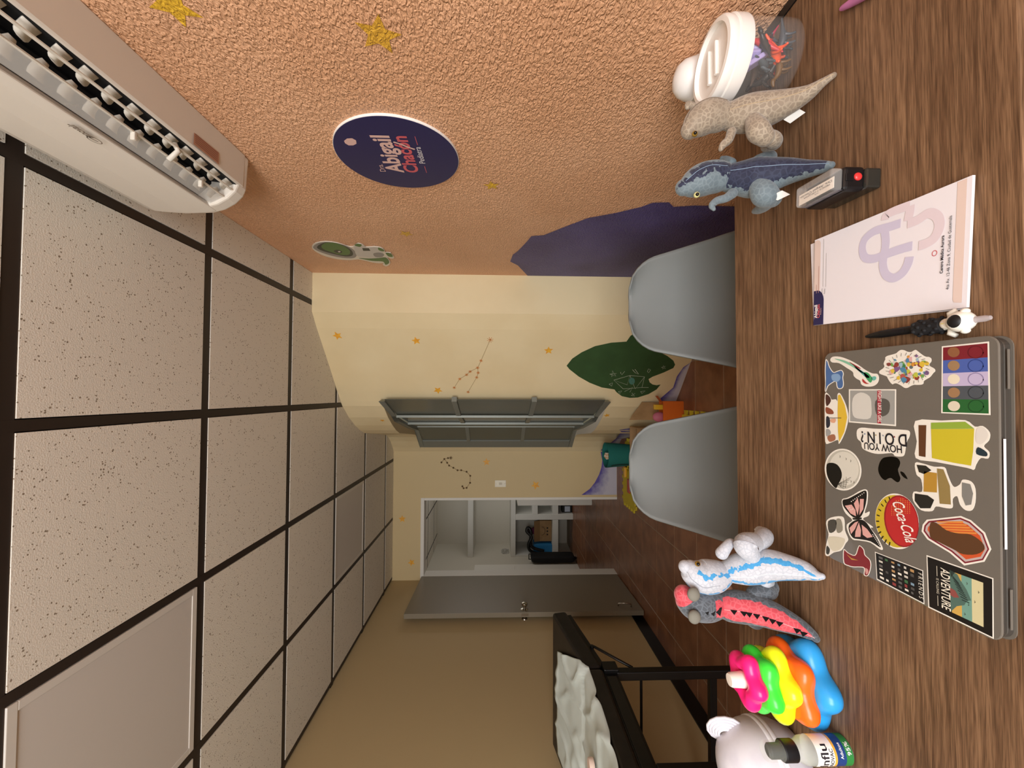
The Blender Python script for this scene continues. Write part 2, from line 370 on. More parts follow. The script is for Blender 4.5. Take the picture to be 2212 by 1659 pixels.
# door leaf, swung open against the left wall
dr = empty('door_1', (-1.86, 4.25, 0), 'grey flush door swung open against the left wall', 'door'); struct(dr); del dr['label']; del dr['category']
Td = Matrix.Translation((-1.925, 4.268, 0)) @ Matrix.Rotation(radians(2.7), 4, 'Z')
MB().box(-.0, .04, -.79, 0, .008, 2.05, Td).build('leaf', mat('grey_door_paint', '857b69', .38, spec=.4), dr, bevel=.0015)
M_NI = mat('nickel', 'b9b3a8', .22, metal=1)
kz = at(1133, 1303, 0, -1.80).z
for s, x in ((1, .04), (-1, 0)):
    MB().lathe([(.031, 0), (.031, .004), (.012, .010), (.011, .022), (.022, .030), (.027, .042), (.024, .054), (.012, .06)], Td @ Vector((x, -.735, kz)), (s, 0, 0), 24).build('knob', M_NI, dr, smooth='auto')
MB().box(.008, .032, -.792, -.789, kz-.03, kz+.03, Td).build('latch_plate', M_NI, dr)
p = at(1340, 1307, 0, -1.815); q = at(1368, 1309, 0, -1.815)
MB().tube([Td @ Vector((.04, -.70, p.z)), Td @ Vector((.06, -.70, p.z)), Td @ Vector((.07, -.715, (p.z+q.z)/2)), Td @ Vector((.06, -.72, q.z)), Td @ Vector((.04, -.72, q.z))], .006, 8).build('door_bolt', M_NI, dr, smooth=True)
p = at(1208, 1347, 0, XL)
sb = MB().lathe([(.012, 0), (.014, .01), (.022, .025), (.024, .04), (.018, .052), (.006, .056)], (XL, p.y, p.z), (1, 0, 0), 20).build('door_stop', mat('white_rubber', 'f2efe6', .4), loc=(XL, p.y, p.z), smooth=True)
tag(sb, 'white round door stop on the left wall above the bed end', 'door stop')

# ---------------------------------------------------------------- paint on the walls
def rpt(x, y): return at(x, y, 0, XR-.0012)
NR = (-1, 0, 0)
def star2(c, r, rot=0, inner=.45): return [(c[0]+r*(1 if k % 2 == 0 else inner)*cos(rot+pi*k/5), c[1]+r*(1 if k % 2 == 0 else inner)*sin(rot+pi*k/5)) for k in range(10)]
def wall_star_r(x, y, r, rot):               # on the orange wall
    p = rpt(x, y); q = [(p.x, p.y+a, p.z+b) for a, b in star2((0, 0), r, rot)]
    MB().poly(q).build('painted_star', M_YST, wr)
wall_star_r(818, 75, .046, .9); wall_star_r(372, 12, .046, .2); wall_star_r(1062, 401, .029, .5); wall_star_r(877, 505, .034, .1)
pu = [(1102, 565), (1108, 550), (1118, 543), (1138, 522), (1148, 510), (1175, 508), (1220, 490), (1270, 471), (1330, 460), (1385, 447), (1410, 438), (1445, 437), (1455, 447), (1500, 444), (1590, 446)]
y1 = 2.3895
poly = [rpt(*q) for q in pu]; poly = [p for p in poly]
low = [Vector((XR-.0012, poly[-1].y, 0)), Vector((XR-.0012, y1, 0)), Vector((XR-.0012, y1, at(1140, 594, 0, XR).z)), Vector((XR-.0012, 2.2, at(1118, 577, 0, XR).z))]
MB().poly(poly+low).build('painted_mountain', M_PU, wr)
M_STAR = mat('star_paint', 'f0b93e', .5, noise=(60, 'e08f2e', .35, .7)); M_LINE = mat('constellation_paint', 'a58a5e', .6); M_BURST = mat('burst_paint', 'c9772f', .6)
def wframe(x, y):
    p, n = whit(x, y); return p, n, Vector((0, 0, 1)).cross(n)
for x, y, r in ((729, 725, .027), (899, 736, .026), (946, 843, .028), (1185, 757, .027), (826, 908, .018), (1311, 897, .022), (1051, 998, .036), (1157, 1048, .042), (869, 1121, .034), (889, 1215, .034)):
    p, n, e = wframe(x, y); MB().poly([p+e*a+Vector((0, 0, b)) for a, b in star2((0, 0), r*1.15, random.random())]).build('painted_star', M_STAR, wf if y < 970 else wb)
def constellation(pts, links, par, w, big):
    m = MB(); b = MB()
    for i, j in links:
        (p, n), (q, n2) = whit(*pts[i]), whit(*pts[j]); stripe(m, [p+(q-p)*k/6 if k not in (0, 6) else (p if k == 0 else q) for k in range(7)], w, n)
    for k, (x, y) in enumerate(pts):
        p, n, e = wframe(x, y); p = p+n*.0006; r = big*(1.7 if k == 0 else 1)
        for a in range(4):
            d = e*cos(a*pi/4+.3)+Vector((0, 0, sin(a*pi/4+.3))); stripe(b, [p-d*r, p+d*r], w*.9, n)
    o = m.build('painted_constellation', M_LINE, par); b.build('star_bursts', M_BURST if par is wf else mat('burst_brown', '86693f', .6), o)
z3 = lambda L: [(660+x/2.765, 580+y/2.765) for x, y in L]
constellation(z3([(1103, 425), (1048, 550), (1028, 592), (983, 615), (962, 634), (921, 659), (888, 711), (1031, 622), (1022, 650), (971, 737)]), [(0, 1), (1, 2), (2, 3), (3, 4), (4, 5), (5, 6), (2, 7), (7, 8), (8, 9)], wf, .0028, .012)
constellation(z3([(868, 1131), (851, 1132), (829, 1138), (812, 1158), (846, 1160), (858, 1177), (883, 1190), (908, 1205), (930, 1205), (962, 1214), (984, 1238), (983, 1280), (962, 1310), (944, 1312), (937, 1301)]),
              [(0, 1), (1, 2), (2, 3), (2, 4), (4, 5), (5, 6), (6, 7), (7, 8), (8, 9), (9, 10), (10, 11), (11, 12), (12, 13), (13, 14)], wb, .006, .011)
# green chalkboard rocket painted on the angled wall
zc = lambda L: [(1100+x/3.456, 420+y/3.456) for x, y in L]
rk = zc([(428, 1278), (470, 1225), (540, 1178), (640, 1132), (760, 1106), (875, 1098), (905, 1055), (960, 1020), (1040, 1010), (1120, 1040), (1090, 1075), (1075, 1110), (1095, 1145), (1120, 1175), (1180, 1205), (1225, 1240), (1238, 1270), (1225, 1295), (1150, 1330), (1070, 1360),
      (1040, 1378), (1048, 1402), (1070, 1418), (1100, 1424), (1130, 1418), (1100, 1455), (1040, 1490), (960, 1515), (900, 1518), (840, 1505), (800, 1475), (785, 1455), (690, 1440), (600, 1405), (520, 1360), (450, 1305)])
ck = MB().poly([whit(*q)[0] for q in rk]).build('chalkboard_rocket', mat('chalkboard_green', '2e4a24', .75, noise=(12, '34522a', .4, .7)), wf)
m = MB(); chalk = mat('chalk', 'a9b19b', .9)
for L in ([(780, 1385), (900, 1350), (1010, 1360), (990, 1440), (850, 1450), (780, 1385), (880, 1420), (900, 1350), (940, 1450), (1010, 1360)], [(905, 1290), (935, 1300), (965, 1340), (940, 1330), (905, 1290)], [(1030, 1320), (1040, 1300), (1055, 1310), (1040, 1330), (1030, 1320)],
          [(830, 1330), (845, 1305), (865, 1315), (840, 1345), (830, 1330)], [(745, 1415), (770, 1405), (765, 1430), (745, 1415)], [(815, 1470), (840, 1465), (825, 1485), (815, 1470)], [(910, 1500), (940, 1485), (915, 1480), (935, 1505), (910, 1500)], [(980, 1470), (1015, 1465), (990, 1485), (980, 1470)],
          [(1135, 1290), (1165, 1280), (1145, 1305), (1150, 1275), (1165, 1300), (1135, 1290)], [(750, 1340), (800, 1335), (765, 1360), (770, 1315), (795, 1355), (750, 1340)], [(860, 1470), (920, 1440), (900, 1475)], [(990, 1440), (1040, 1440)]):
    q = [whit(*p, .0022)[0] for p in zc(L)]; stripe(m, q, .0035, whit(*zc(L)[0])[1])
m.build('chalk_drawing', chalk, ck)
q = [whit(*p, .0022)[0] for p in zc([(915+22*cos(a), 1392+26*sin(a)) for a in [k*pi/8 for k in range(16)]])]
MB().poly(q).build('chalk_patch', mat('chalk_teal', '4f7f70', .9), ck)
# lilac hills along the foot of the walls: purple crest fading to pale lilac
def hills(crest, base, par):
    m = MB(); cols = []; K = 6
    A = [whit(*p)[0] for p in crest]; vs = []
    for p in A:
        for k in range(K+1):
            z = p.z*(1-k/K)+.002*(k/K); vs.append(Vector((p.x, p.y, z))); cols.append(k/K)
    n = K+1; m.add(vs, [(i*n+k, (i+1)*n+k, (i+1)*n+k+1, i*n+k+1) for i in range(len(A)-1) for k in range(K)])
    o = m.build('painted_hill', hillmat, par); a = o.data.attributes.new('pat', 'FLOAT', 'POINT'); a.data.foreach_set('value', cols)
hillmat = mat('hill_paint', '5d519f', .6); nt = hillmat.node_tree; b = nt.nodes['Principled BSDF']
at1 = nt.nodes.new('ShaderNodeAttribute'); at1.attribute_name = 'pat'; nz = nt.nodes.new('ShaderNodeTexNoise'); nz.inputs['Scale'].default_value = 22
g = nt.nodes.new('ShaderNodeNewGeometry'); nt.links.new(g.outputs['Position'], nz.inputs['Vector'])
ad = nt.nodes.new('ShaderNodeMath'); ad.operation = 'MULTIPLY_ADD'; ad.inputs[1].default_value = .5; nt.links.new(nz.outputs['Fac'], ad.inputs[0]); nt.links.new(at1.outputs['Fac'], ad.inputs[2])
rp = nt.nodes.new('ShaderNodeValToRGB'); E = rp.color_ramp.elements; E[0].position = .3; E[0].color = lin('5d519f'); E[1].position = .85; E[1].color = lin('c9c6d2')
nt.links.new(ad.outputs[0], rp.inputs[0]); nt.links.new(rp.outputs[0], b.inputs['Base Color'])
zb = lambda L: [(1200+x/4.61, 840+y/4.61) for x, y in L]
hills([(1503, 779), (1496, 780.5), (1476, 793), (1462, 813), (1454, 837), (1441, 848), (1427, 860), (1420, 875), (1400, 900), (1383, 922), (1352, 926), (1338, 928)], None, wf)
hills([(1338, 928), (1342, 933), (1330, 948), (1312, 962), (1300, 970), (1297.5, 973)], None, wf)
hills([(1297.5, 976), (1301, 995), (1299, 1010), (1294, 1025), (1285, 1042), (1274, 1056), (1256, 1069)], None, wb)
# light switch
p0 = at(1069, 1052, 1, YB); p1 = at(1093, 1037, 1, YB)
lsw = empty('light_switch', ((p0.x+p1.x)/2, YB, (p0.z+p1.z)/2), 'cream light switch plate on the wall beside the doorway', 'switch')
x0, x1 = sorted((p0.x, p1.x)); z0, z1 = sorted((p0.z, p1.z)); M_SW = mat('cream_plastic', 'efe8d2', .35)
MB().box(x0, x1, YB-.008, YB, z0, z1).build('plate', M_SW, lsw, bevel=.003)
xc, zc_ = (x0+x1)/2, (z0+z1)/2
MB().box(xc-.011, xc+.011, YB-.013, YB-.006, zc_-.016, zc_+.016).build('rocker', mat('rocker_grey', 'c9c2ac', .35), lsw, bevel=.002)
for s in (-1, 1): MB().lathe([(.003, 0), (.002, .001)], (xc, YB-.008, zc_+s*.045), (0, -1, 0), 10).build('screw', M_NI, lsw)
# ---------------------------------------------------------------- air conditioner on the orange wall
AY0, AY1 = .36, 1.235
ac = empty('air_conditioner', (XR, .8, 2.02), 'white wall-mounted air conditioner with open louvre high on the orange wall', 'air conditioner')
M_AC = mat('ac_plastic', 'e2dace', .38, spec=.4); M_ACD = mat('ac_dark', '08090d', .7); M_VANE = mat('ac_vane', 'd6cfc2', .4)
def acp(prof, y0, y1, m=None):
    m = m or MB(); return m.prism([(XR-d, y0, z) for d, z in prof], (0, y1-y0, 0))
back = [(0, 2.02), (.094, 2.024), (.100, 2.028), (.092, 2.10), (.10, 2.155), (.15, 2.16), (.16, 2.31), (0, 2.31)]
acp(back, AY0, AY1-.02).build('body', M_AC, ac, bevel=.003)
# end caps close the profile
full = [(0, 2.02), (.098, 2.026), (.118, 2.034), (.14, 2.055), (.158, 2.085), (.168, 2.12), (.172, 2.20), (.168, 2.27), (.155, 2.305), (.13, 2.312), (0, 2.312)]
acp(full, AY1-.045, AY1).build('end_cap', M_AC, ac, bevel=.008, seg=3)
acp(full, AY0, AY0+.045).build('end_cap', M_AC, ac, bevel=.008, seg=3)
acp([(.150, 2.112), (.166, 2.105), (.172, 2.13), (.174, 2.20), (.170, 2.28), (.16, 2.31), (.15, 2.312)], AY0+.04, AY1-.012).build('front_panel', M_AC, ac, bevel=.004)
acp([(.088, 2.10), (.10, 2.10), (.15, 2.152), (.145, 2.16)], AY0+.045, AY1-.045).build('outlet_back', M_ACD, ac)
acp([(.101, 2.03), (.092, 2.11), (.088, 2.11), (.096, 2.03)], AY0+.045, AY1-.045).build('outlet_back', M_ACD, ac)
for k in range(16):
    y = AY0+.075+k*.049
    for d0, d1, z0, z1, w0, w1, sh in ((.1015, .119, 2.034, 2.060, .031, .024, .008), (.122, .143, 2.066, 2.098, .022, .028, .012)):
        vs = []
        for j in range(7):
            a = j/6; d = d0+(d1-d0)*a; z = z0+(z1-z0)*a+.006*sin(a*pi); w = w0+(w1-w0)*a; w *= (1-.45*max(0, (a-.7)/.3)**2) if d0 < .11 else (1-.35*max(0, (.3-a)/.3)**2)
            vs += [Vector((XR-d, y+sh*a-w/2, z)), Vector((XR-d, y+sh*a+w/2, z+.004))]
        o = MB().add(vs, [(2*j, 2*j+1, 2*j+3, 2*j+2) for j in range(6)]).build('vane', M_VANE, ac, smooth=True); s_ = o.modifiers.new('thick', 'SOLIDIFY'); s_.thickness = .0025
M_CLR = mat('clear_plastic', 'efece6', .15, alpha=.3)
acp([(.1165, 2.0365), (.119, 2.037), (.1205, 2.042), (.118, 2.0425)], AY0+.05, AY1-.05).build('louvre', M_VANE, ac)
acp([(.137, 2.066), (.1395, 2.064), (.158, 2.100), (.1555, 2.102)], AY0+.05, AY1-.05).build('louvre', M_CLR, ac)
acp([(.136, 2.061), (.1395, 2.0605), (.140, 2.066), (.137, 2.067)], AY0+.05, AY1-.05).build('louvre_edge', M_VANE, ac)
for y in (.62, .90, 1.10):
    MB().box(XR-.156, XR-.136, y-.004, y+.004, 2.060, 2.070, None).build('louvre_arm', M_VANE, ac, bevel=.002)
MB().tube([(XR-.108, .985, 2.045), (XR-.125, .99, 2.040), (XR-.150, .985, 2.058)], .006, 8).build('louvre_arm', M_VANE, ac, smooth=True)
m = MB(); stp = at(1450/3.457, 990/3.457, 2, 2.0215); m.add([at(x/3.457, y/3.457, 2, 2.0208) for x, y in ((1450, 990), (1635, 1140), (1635, 1230), (1445, 1075))], [(0, 1, 2, 3)])
lb = m.build('warning_label', mat('label_salmon', 'b98a72', .5), ac)
m = MB()
for k in range(5):
    a, b = (1458, 1000+k*15), (1628, 1146+k*15); stripe(m, [at(a[0]/3.457, a[1]/3.457, 2, 2.0204), at(b[0]/3.457, b[1]/3.457, 2, 2.0204)], .0022, (0, 0, -1))
m.build('print', mat('label_red', '94604e', .5), lb)
xf = XR-.1755; a = at(203, 298, 0, xf); b = at(158, 268, 0, xf); M_ACL = mat('ac_logo', '6f6050', .4)
text_fit('innovair', (xf, a.y, a.z), (xf, b.y, a.z), NR, M_ACL, ac, bold=.03, hs=1.6)
cc = at(214, 303, 0, xf); m = MB()
stripe(m, [(xf, cc.y+.013*cos(t), a.z+.006+.009*sin(t)) for t in [k*pi/12 for k in range(25)]], .0018, NR)
stripe(m, [(xf, cc.y+.006, a.z+.004), (xf, cc.y-.008, a.z+.007), (xf, cc.y-.013, a.z+.004)], .0022, NR); m.build('emblem', M_ACL, ac)

# ---------------------------------------------------------------- round sign and astronaut cut-out
NAVY = mat('navy_print', '262352', .35, noise=(300, '2d2a5e', .6, .8)); PINK = mat('pink_print', 'dcb6ac', .5); CORAL = mat('coral_print', 'cf5f66', .5)
WPR = mat('white_print', 'efe9ea', .5)
sx = XR-.008; sc = Vector((XR, 1.192, 1.563)); SR = .178
sg = empty('wall_sign', sc, 'round navy wall sign with white and coral lettering on the orange wall', 'sign')
MB().lathe([(SR, 0), (SR, .007)], sc, (-1, 0, 0), 96).build('board', mat('white_foam', 'f3f0ea', .5), sg)
MB().lathe([(SR-.0012, .0068), (SR-.0012, .008)], sc, (-1, 0, 0), 96).build('face', NAVY, sg)
zz = lambda x, y: at(640+x/4.1475, 220+y/4.1475, 0, sx-.0006)
def sline(s, p0, p1, m, **k):
    a, b = zz(*p0), zz(*p1); z = (a.z+b.z)/2; text_fit(s, (a.x, a.y, z), (b.x, b.y, z), NR, m, sg, **k)
sline('Dra.', (797, 625), (777, 558), PINK)
sline('Abigail', (960, 634), (828, 303), PINK, bold=.028, hs=1.05)
sline('Chacón', (1090, 634), (990, 308), CORAL, bold=.028, hs=1.0)
sline('Pediatra', (1152, 552), (1115, 405), WPR)
for p, q in (((1165, 635), (1152, 577)), ((1087, 387), (1062, 310))):
    m = MB(); a, b = zz(*p), zz(*q); stripe(m, [(a.x, a.y, (a.z+b.z)/2), (b.x, b.y, (a.z+b.z)/2)], .0016, NR); m.build('rule', CORAL, sg)
MB().poly([zz(*p) for p in ((427, 350), (455, 328), (500, 326), (535, 345), (540, 375), (510, 390), (470, 390), (438, 372))]).build('moon', PINK, sg)
m = MB(); stripe(m, [zz(870, 358)+Vector((-.0004, 0, 0)), zz(940, 380)+Vector((-.0004, 0, 0)), zz(1000, 405)+Vector((-.0004, 0, 0)), zz(1062, 425)+Vector((-.0004, 0, 0))], .006, NR); m.build('feather', PINK, sg)

cu = [(140, 1290), (170, 1260), (260, 1245), (370, 1258), (450, 1285), (505, 1292), (550, 1262), (600, 1275), (625, 1295), (700, 1292), (760, 1300), (790, 1320), (800, 1345), (845, 1348), (878, 1390), (850, 1398), (815, 1385), (840, 1420), (838, 1450), (805, 1468), (775, 1452), (785, 1438), (740, 1440), (680, 1432), (610, 1415), (550, 1405), (480, 1412), (380, 1405), (270, 1380), (190, 1345), (150, 1315)]
def rc(x, y, lift): return at(640+x/4.1475, 220+y/4.1475, 0, XR-lift)
ctr = rc(450, 1340, 0)
ast = empty('wall_cutout', ctr, 'cut-out of a green cartoon dinosaur in a space suit on the orange wall', 'wall decal')
cu = smooth2(cu, 2)
MB().prism([rc(x, y, .0005) for x, y in cu], (-.004, 0, 0)).build('backing', mat('cutout_white', 'ddd4c4', .5), ast)
def cprint(nm, pts, m, l=.0052, sm=True): MB().poly([rc(x, y, l) for x, y in (smooth2(pts, 3) if sm else pts)]).build(nm, m, ast)
GR = mat('cutout_green', '53743a', .5); GRD = mat('cutout_dark', '35382f', .5); GRY = mat('cutout_grey', '8f8a85', .5); GRW = mat('cutout_light', 'c9c3bb', .5)
cprint('helmet', [(150, 1300), (200, 1265), (290, 1255), (400, 1275), (490, 1310), (540, 1360), (520, 1398), (420, 1398), (300, 1375), (190, 1335)], GRY)
cprint('visor', [(185, 1300), (240, 1265), (330, 1262), (430, 1290), (495, 1330), (505, 1375), (440, 1385), (320, 1360), (220, 1330)], GRD, .0054)
cprint('face', [(225, 1290), (270, 1262), (350, 1265), (430, 1295), (480, 1335), (470, 1370), (400, 1370), (310, 1345), (245, 1320)], GR, .0056)
cprint('eye', [(335, 1335), (370, 1325), (410, 1340), (400, 1355), (360, 1352)], GRD, .0058)
cprint('eye_glint', [(375, 1338), (395, 1338), (392, 1348), (376, 1346)], GRW, .006)
cprint('suit', [(520, 1300), (560, 1280), (620, 1300), (720, 1305), (760, 1330), (780, 1380), (700, 1395), (600, 1390), (540, 1375)], GRW, .0054)
cprint('chest_box', [(590, 1310), (650, 1312), (665, 1335), (600, 1335)], GRD, .0056, False)
for p in ([(520, 1285), (550, 1270), (585, 1280), (570, 1300)], [(735, 1305), (780, 1325), (785, 1340), (740, 1330)], [(800, 1352), (845, 1358), (865, 1388), (825, 1385)]): cprint('claw', p, GR, .0056)
cprint('tail', [(560, 1400), (650, 1405), (740, 1400), (800, 1395), (830, 1425), (828, 1448), (800, 1460), (790, 1445), (770, 1430), (680, 1425), (600, 1410)], GR, .0056)
cprint('knee', [(690, 1360), (740, 1350), (785, 1365), (770, 1390), (710, 1390)], GRY, .0056)

# ---------------------------------------------------------------- desk
DZT = .745
wood = mat('desk_laminate', '6d4f37', .5, spec=.3); nt = wood.node_tree; b = nt.nodes['Principled BSDF']; N = nt.nodes.new; L = nt.links.new
g = N('ShaderNodeNewGeometry'); m1 = N('ShaderNodeMapping'); m1.inputs['Scale'].default_value = (1.6, 9, 9); L(g.outputs['Position'], m1.inputs[0])
n1 = N('ShaderNodeTexNoise'); n1.inputs['Scale'].default_value = 1.6; n1.inputs['Detail'].default_value = 3; n1.inputs['Distortion'].default_value = .6; L(m1.outputs[0], n1.inputs['Vector'])
wv = N('ShaderNodeTexWave'); wv.wave_type = 'BANDS'; wv.bands_direction = 'Y'; wv.inputs['Scale'].default_value = 9; wv.inputs['Distortion'].default_value = 9; wv.inputs['Detail'].default_value = 2.5; wv.inputs['Detail Scale'].default_value = .7
m2 = N('ShaderNodeMapping'); m2.inputs['Scale'].default_value = (.55, 2.2, 2.2); L(g.outputs['Position'], m2.inputs[0]); L(m2.outputs[0], wv.inputs['Vector'])
m3 = N('ShaderNodeMapping'); m3.inputs['Scale'].default_value = (12, 260, 260); L(g.outputs['Position'], m3.inputs[0])
n3 = N('ShaderNodeTexNoise'); n3.inputs['Scale'].default_value = 1; n3.inputs['Detail'].default_value = 4; L(m3.outputs[0], n3.inputs['Vector'])
r1 = N('ShaderNodeValToRGB'); E = r1.color_ramp.elements; E[0].position = .3; E[0].color = lin('5d432e'); E[1].position = .7; E[1].color = lin('8c6b4f'); L(n1.outputs['Fac'], r1.inputs[0])
r3 = N('ShaderNodeValToRGB'); E = r3.color_ramp.elements; E[0].position = .3; E[0].color = lin('503725'); E[1].position = .68; E[1].color = lin('9c7a5b'); L(n3.outputs['Fac'], r3.inputs[0])
r2 = N('ShaderNodeValToRGB'); E = r2.color_ramp.elements; E[0].position = 0; E[0].color = (.62, .6, .58, 1); E[1].position = .45; E[1].color = (1, 1, 1, 1); L(wv.outputs['Fac'], r2.inputs[0])
x1_ = N('ShaderNodeMix'); x1_.data_type = 'RGBA'; x1_.inputs['Factor'].default_value = .5; L(r1.outputs[0], x1_.inputs['A']); L(r3.outputs[0], x1_.inputs['B'])
x2_ = N('ShaderNodeMix'); x2_.data_type = 'RGBA'; x2_.blend_type = 'MULTIPLY'; x2_.inputs['Factor'].default_value = .55; L(x1_.outputs['Result'], x2_.inputs['A']); L(r2.outputs[0], x2_.inputs['B'])
nk = N('ShaderNodeTexNoise'); nk.inputs['Scale'].default_value = 5.5; nk.inputs['Detail'].default_value = 1; mk = N('ShaderNodeMapping'); mk.inputs['Scale'].default_value = (1, 1.9, 1.9); L(g.outputs['Position'], mk.inputs[0]); L(mk.outputs[0], nk.inputs['Vector'])
rk_ = N('ShaderNodeValToRGB'); E = rk_.color_ramp.elements; E[0].position = .62; E[0].color = (1, 1, 1, 1); E[1].position = .74; E[1].color = (.66, .6, .6, 1); L(nk.outputs['Fac'], rk_.inputs[0])
x3_ = N('ShaderNodeMix'); x3_.data_type = 'RGBA'; x3_.blend_type = 'MULTIPLY'; x3_.inputs['Factor'].default_value = .8; L(x2_.outputs['Result'], x3_.inputs['A']); L(rk_.outputs[0], x3_.inputs['B'])
L(x3_.outputs['Result'], b.inputs['Base Color'])
m4 = N('ShaderNodeMapping'); m4.inputs['Scale'].default_value = (28, 820, 820); L(g.outputs['Position'], m4.inputs[0])
n4 = N('ShaderNodeTexNoise'); n4.inputs['Scale'].default_value = 1; n4.inputs['Detail'].default_value = 2; L(m4.outputs[0], n4.inputs['Vector'])
r4 = N('ShaderNodeValToRGB'); E = r4.color_ramp.elements; E[0].position = .36; E[0].color = (.5, .47, .44, 1); E[1].position = .56; E[1].color = (1.08, 1.06, 1.04, 1); L(n4.outputs['Fac'], r4.inputs[0])
x4_ = N('ShaderNodeMix'); x4_.data_type = 'RGBA'; x4_.blend_type = 'MULTIPLY'; x4_.inputs['Factor'].default_value = .75; L(x3_.outputs['Result'], x4_.inputs['A']); L(r4.outputs[0], x4_.inputs['B']); L(x4_.outputs['Result'], b.inputs['Base Color'])
bp = N('ShaderNodeBump'); bp.inputs['Strength'].default_value = .12; bp.inputs['Distance'].default_value = .001; L(n3.outputs['Fac'], bp.inputs['Height']); L(bp.outputs[0], b.inputs['Normal'])
dk = empty('desk', (0, .62, 0), 'brown wood-grain desk along the orange wall holding the laptop and toys', 'desk')
MB().box(-.697, .692, .378, .866, DZT-.03, DZT).build('desktop', wood, dk, bevel=.0015)
MB().box(.692, .709, .378, .866, DZT-.03, DZT+.002).build('edge_strip', M_BLK, dk)
MB().box(-.66, .66, .30, .378, DZT-.075, DZT-.055).build('keyboard_shelf', wood, dk)
for x in (-.67, .65): MB().box(x-.015, x+.015, .30, .84, 0, DZT-.03).build('side_panel', wood, dk)
MB().box(-.655, .635, .60, .618, .30, DZT-.03).build('modesty_panel', wood, dk)

# ---------------------------------------------------------------- shell chairs
def shell_chair(loc, label):
    t = empty('shell_chair', loc, label, 'chair', 'grey shell chairs behind the desk')
    H = .40; nu, nv = 28, 40; vs = []; L0 = Vector(loc)
    prof = crom([(-.235, .425), (-.215, .438), (-.10, .432), (.05, .425), (.13, .432), (.175, .465), (.20, .53), (.222, .62), (.243, .72), (.262, .815)], 6)
    n = len(prof)
    d = [0]
    for i in range(1, n): d.append(d[-1]+math.dist(prof[i], prof[i-1]))
    Lt = d[-1]
    for i in range(n):
        y, z = prof[i]; h = Lt-d[i]; fr = d[i]
        base = .232-.0*h
        zz_ = max(0, z-.45)/.37; base = .228-.088*zz_ if z > .45 and y > .1 else .228-.012*max(0, -y-.05)/.18
        r = .085
        if h < r: base = base-r+sqrt(max(r*r-(r-h)**2, 0))
        if fr < .05: base = base-.05+sqrt(max(.05**2-(.05-fr)**2, 0))
        a = Vector(prof[max(i-1, 0)]); c = Vector(prof[min(i+1, n-1)]); tg = (c-a).normalized(); nn = Vector((-tg.y, tg.x))   # towards the sitter
        dish = .062*min(1, fr/.2)*(.45+.55*min(1, h/.3))
        for j in range(nu+1):
            u = 2*j/nu-1; lift = dish*(abs(u)**2.4); 
            vs.append(L0+Vector((u*base, y+nn.x*lift, z+nn.y*lift)))
    w = nu+1
    o = MB().add(vs, [(i*w+j, i*w+j+1, (i+1)*w+j+1, (i+1)*w+j) for i in range(n-1) for j in range(nu)]).build('seat_shell', mat('grey_shell', '7d807e', .5, spec=.35, bump=(900, .08, .001)), t, smooth=True)
    s = o.modifiers.new('thick', 'SOLIDIFY'); s.thickness = .006; s.offset = 0
    wm = mat('beech', 'b98f5f', .5)
    for sx_ in (-1, 1):
        for sy_ in (-1, 1):
            MB().tube([L0+Vector((sx_*.12, sy_*.11+0, .40)), L0+Vector((sx_*.225, sy_*.215, 0))], [.014, .009], 12).build('leg', wm, t, smooth='auto')
    m = MB()
    for sx_ in (-1, 1):
        m.tube([L0+Vector((sx_*.15, -.14, .33)), L0+Vector((-sx_*.15, .14, .33))], .004, 6); m.tube([L0+Vector((sx_*.13, -.12, .405)), L0+Vector((sx_*.13, .12, .405))], .006, 6)
        m.tube([L0+Vector((-.15, sx_*.14, .33)), L0+Vector((.15, -sx_*.14, .36))], .004, 6)
    m.build('brace', M_BLK, t)
    return t
shell_chair((.305, 1.115, 0), 'grey plastic shell chair nearer the orange wall, behind the desk')
shell_chair((-.252, 1.115, 0), 'grey plastic shell chair on the left, in line with the doorway, behind the desk')

# ---------------------------------------------------------------- examination bed
bd = empty('examination_bed', (-1.55, 1.6, 0), 'black steel and vinyl examination bed along the left wall', 'bed')
VIN = mat('black_vinyl', '1b1815', .42, noise=(20, '24201c', .4, .7)); STL = mat('black_steel', '0c0b0b', .38)
BX0, BX1, HY = -1.905, -1.195, 1.80
MB().box(BX0, BX1, .62, HY-.01, .80, .873).build('mattress', VIN, bd, bevel=.015, seg=3)
Tb = Matrix.Translation((0, HY, .80)) @ Matrix.Rotation(radians(10.5), 4, 'X')
MB().box(BX0, BX1, .005, .47, 0, .078, Tb).build('backrest', VIN, bd, bevel=.015, seg=3)
m = MB(); m.box(BX0+.01, BX1-.012, .63, HY, .742, .80); m.build('frame', STL, bd, bevel=.003)
MB().box(BX0+.02, BX1-.015, .02, .45, -.022, .0, Tb).build('backrest_frame', STL, bd)
for y0, y1 in ((.66, 1.22), (1.26, 1.75)): MB().box(BX1-.014, BX1-.008, y0, y1, .752, .795).build('side_panel', mat('black_panel', '141211', .3), bd, bevel=.002)
for y in (1.78, 1.318):
    for x in (BX1-.022, BX0+.03): MB().box(x-.018, x+.018, y-.018, y+.018, 0, .745).build('leg', STL, bd, bevel=.003)
    MB().box(BX0+.03, BX1-.02, y-.014, y+.014, .305, .335).build('crossbar', STL, bd, bevel=.002)
    MB().tube([(BX0+.03, y, .635), (BX1-.02, y, .635)], .006, 8).build('rod', STL, bd)
p = Tb @ Vector((BX1-.02, .16, -.02))
MB().tube([p, p+Vector((0, .012, -.012)), (BX1-.012, HY+.005, .665)], .006, 8).build('strut', STL, bd, smooth=True)
MB().tube([p+Vector((.012, 0, .0)), p+Vector((-.03, 0, -.0))], .010, 10).build('knob', STL, bd)
MB().box(BX1-.05, BX1+.004, HY-.03, HY+.03, .735, .80).build('hinge', STL, bd, bevel=.004)
